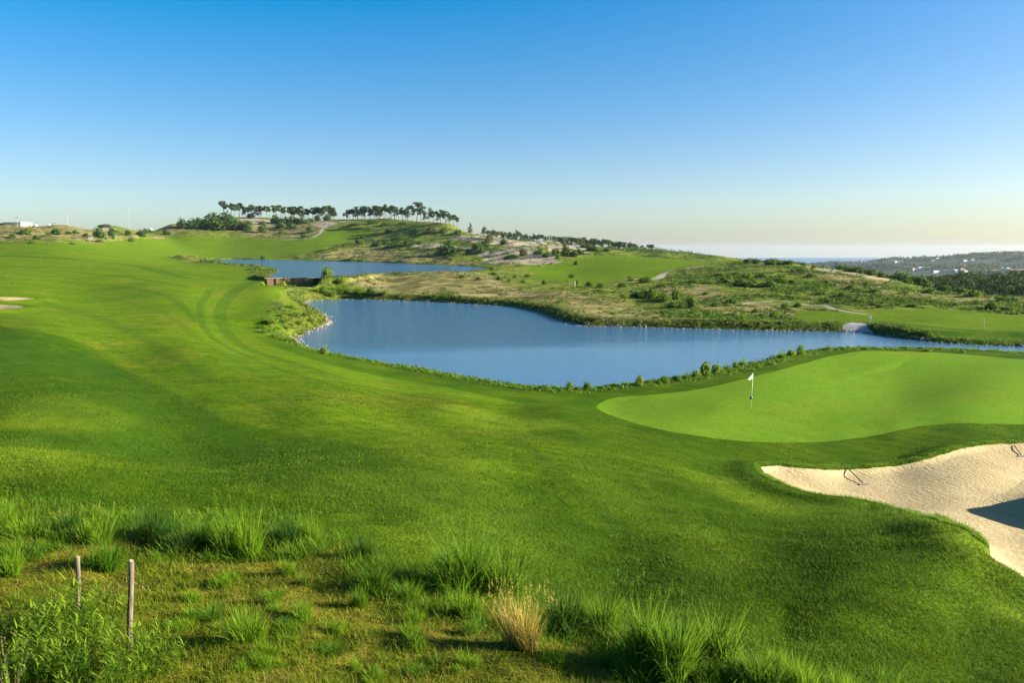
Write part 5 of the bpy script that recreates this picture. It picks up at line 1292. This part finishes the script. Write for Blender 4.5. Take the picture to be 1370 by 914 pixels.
# building and small things along the left skyline
def ridge(px):
    t = float(ts(px, 300)[0]); D = np.linspace(420, 1000, 300); z = ground_at(t * D, D); k = int(((z - EYE) / D).argmax())
    return t, float(D[k]), float(z[k])
D = ridge(16)[1] + 8; t0, t1 = float(ts(5, 300)[0]), float(ts(28, 300)[0]); zt = EYE + float(ts(14, 297.2)[1]) * D
zg = zt - 7
o = root('flat_building', (t0 * D, D, zg), 'long cream flat roofed building on the left skyline', 'building')
L_ = (t1 - t0) * D
M_CREAM = plain('cream_wall', (0.66, 0.61, 0.50), 0.85, 0.15, 0.06, 0.3)
solid('wall', [box((0, 0, -3), (L_, 12, 6.6))], M_CREAM, o); solid('roof', [box((-0.2, -0.25, 6.603), (L_ + 0.25, 12.2, 7.0))], plain('roof_edge', (0.55, 0.5, 0.42), 0.8, 0.2), o)
solid('shaded_end', [box((-12, 2, -3), (-0.01, 11, 6.5))], plain('shaded_end_wall', (0.16, 0.17, 0.19), 0.8, 0.2), o)  # dark box as the building's shaded end; the shade is in its colour
def small_dome(px, py_t, w, label):
    t, D, zg = ridge(px); r = w * D / F / 2; z = min(max(EYE + float(ts(px, py_t)[1]) * D, zg + r), zg + 2.4 * r)
    o = root('storage_tank', (t * D, D, zg), label, 'tank')
    solid('dome', [ball((0, 0, z - r - zg), r)], M_WHITE, o, True); solid('base', [tube((0, 0, -1), (0, 0, z - r - zg), r * 0.8, r * 0.8, 12)], M_WHITE, o)
small_dome(48, 303, 5, 'white dome low on the left skyline, nearest the cream building')
small_dome(66, 299.5, 3.6, 'white dome on a post on the left skyline, middle of three')
small_dome(201, 296.5, 4, 'white dome on the left skyline, farthest from the cream building')
def mast(px, py_t, py_b, label, col, r=0.10, arm=False, D=650.0):
    if D == 650.0: D = ridge(px)[1]
    t = float(ts(px, py_t)[0]); z1 = EYE + float(ts(px, py_t)[1]) * D; z0 = float(ground_at(t * D, D))
    o = root('lamp_mast', (t * D, D, z0), label, 'mast')
    solid('pole', [tube((0, 0, -1), (0, 0, z1 - z0), r, r * 0.7, 8)], col, o)
    if arm: solid('lamp', [box((-1.5, -0.3, z1 - z0 + 0.003), (1.5, 0.3, z1 - z0 + 0.3))], col, o, bevel=0.03)
M_MAST = plain('pale_grey_mast', (0.30, 0.32, 0.35), 0.5, 0.4); M_MASTR = plain('faded_red_mast', (0.36, 0.26, 0.25), 0.6, 0.3)
mast(22.5, 291.5, 300, 'short mast with a lamp bar behind the cream building', M_MAST, 0.12, True)
mast(73, 299, 306, 'short mast with a lamp bar beside the white domes', M_MAST, 0.12, True)
mast(89, 281, 303, 'pale reddish thin mast on the left skyline', M_MASTR, 0.16)
mast(172, 277, 300, 'thin grey mast on the left skyline, left of two tall ones', M_MAST, 0.13)
mast(243, 276, 297, 'thin grey mast nearest the thicket on the left skyline', M_MAST, 0.11)
mast(897.7, 325, 337, 'tall pale mast on the low heath hill, left of the pair', M_MAST, 0.16, False, 640)
mast(905, 327, 338, 'shorter pale mast on the low heath hill, right of the pair', M_MAST, 0.14, False, 640)

# ------------------------------------------------------------------ the air
hv = NT('haze_air'); pv = hv.n('VolumePrincipled')
pv.inputs['Color'].default_value = (0.48, 0.57, 0.72, 1); pv.inputs['Density'].default_value = 0.000034; pv.inputs['Anisotropy'].default_value = 0.2
hv.t.links.new(pv.outputs[0], hv.out.inputs['Volume'])
tag(solid('haze', [box((-14500, -600, -140), (14500, 16000, 100))], hv.m), 'thin pale haze lying over the whole land', 'haze', kind='stuff')
# ------------------------------------------------------------------ camera, sun, sky, air
cam = bpy.data.cameras.new('camera'); co = bpy.data.objects.new('camera', cam); COL.objects.link(co)
cam.sensor_width = 36.0; cam.lens = 36.0 * F / 1370.0; cam.clip_start = 0.1; cam.clip_end = 40000
co.location = (0, 0, EYE); co.rotation_euler = (R(90) - PITCH, 0, 0)
SC.camera = co

SUN_EL, SUN_AZ = 16.5, 92.0          # degrees; azimuth clockwise from the view direction
sun = bpy.data.lights.new('sun', 'SUN'); so = bpy.data.objects.new('sun', sun); COL.objects.link(so)
sun.energy = 5.0; sun.angle = R(0.6); sun.color = (1.0, 0.91, 0.74)
d = Vector((math.cos(R(SUN_EL)) * math.sin(R(SUN_AZ)), math.cos(R(SUN_EL)) * math.cos(R(SUN_AZ)), math.sin(R(SUN_EL))))
so.rotation_euler = d.to_track_quat('Z', 'Y').to_euler()

w = bpy.data.worlds.new('World'); SC.world = w; w.use_nodes = True
nt = w.node_tree; bg = nt.nodes['Background']
sky = nt.nodes.new('ShaderNodeTexSky'); sky.sky_type = 'NISHITA'; sky.sun_disc = False
sky.sun_elevation = R(SUN_EL); sky.sun_rotation = R(SUN_AZ); sky.altitude = 217; sky.air_density = 0.94; sky.dust_density = 1.52; sky.ozone_density = 2.83
hs = nt.nodes.new('ShaderNodeHueSaturation'); hs.inputs['Saturation'].default_value = 1.50; hs.inputs['Hue'].default_value = 0.512
gm = nt.nodes.new('ShaderNodeGamma'); gm.inputs[1].default_value = 0.74
nt.links.new(sky.outputs[0], hs.inputs['Color']); nt.links.new(hs.outputs[0], gm.inputs[0]); nt.links.new(gm.outputs[0], bg.inputs[0]); bg.inputs[1].default_value = 0.065

SC.view_settings.view_transform = 'Standard'; SC.view_settings.look = 'None'
SC.view_settings.exposure = EXPOSURE if 'EXPOSURE' in globals() else 2.27; SC.view_settings.gamma = 1.0
SC.cycles.max_bounces = 6; SC.cycles.diffuse_bounces = 4; SC.cycles.glossy_bounces = 2; SC.cycles.transmission_bounces = 3
SC.cycles.transparent_max_bounces = 6; SC.cycles.volume_bounces = 0
SC.cycles.caustics_reflective = False; SC.cycles.caustics_refractive = False
SC.cycles.use_denoising = True
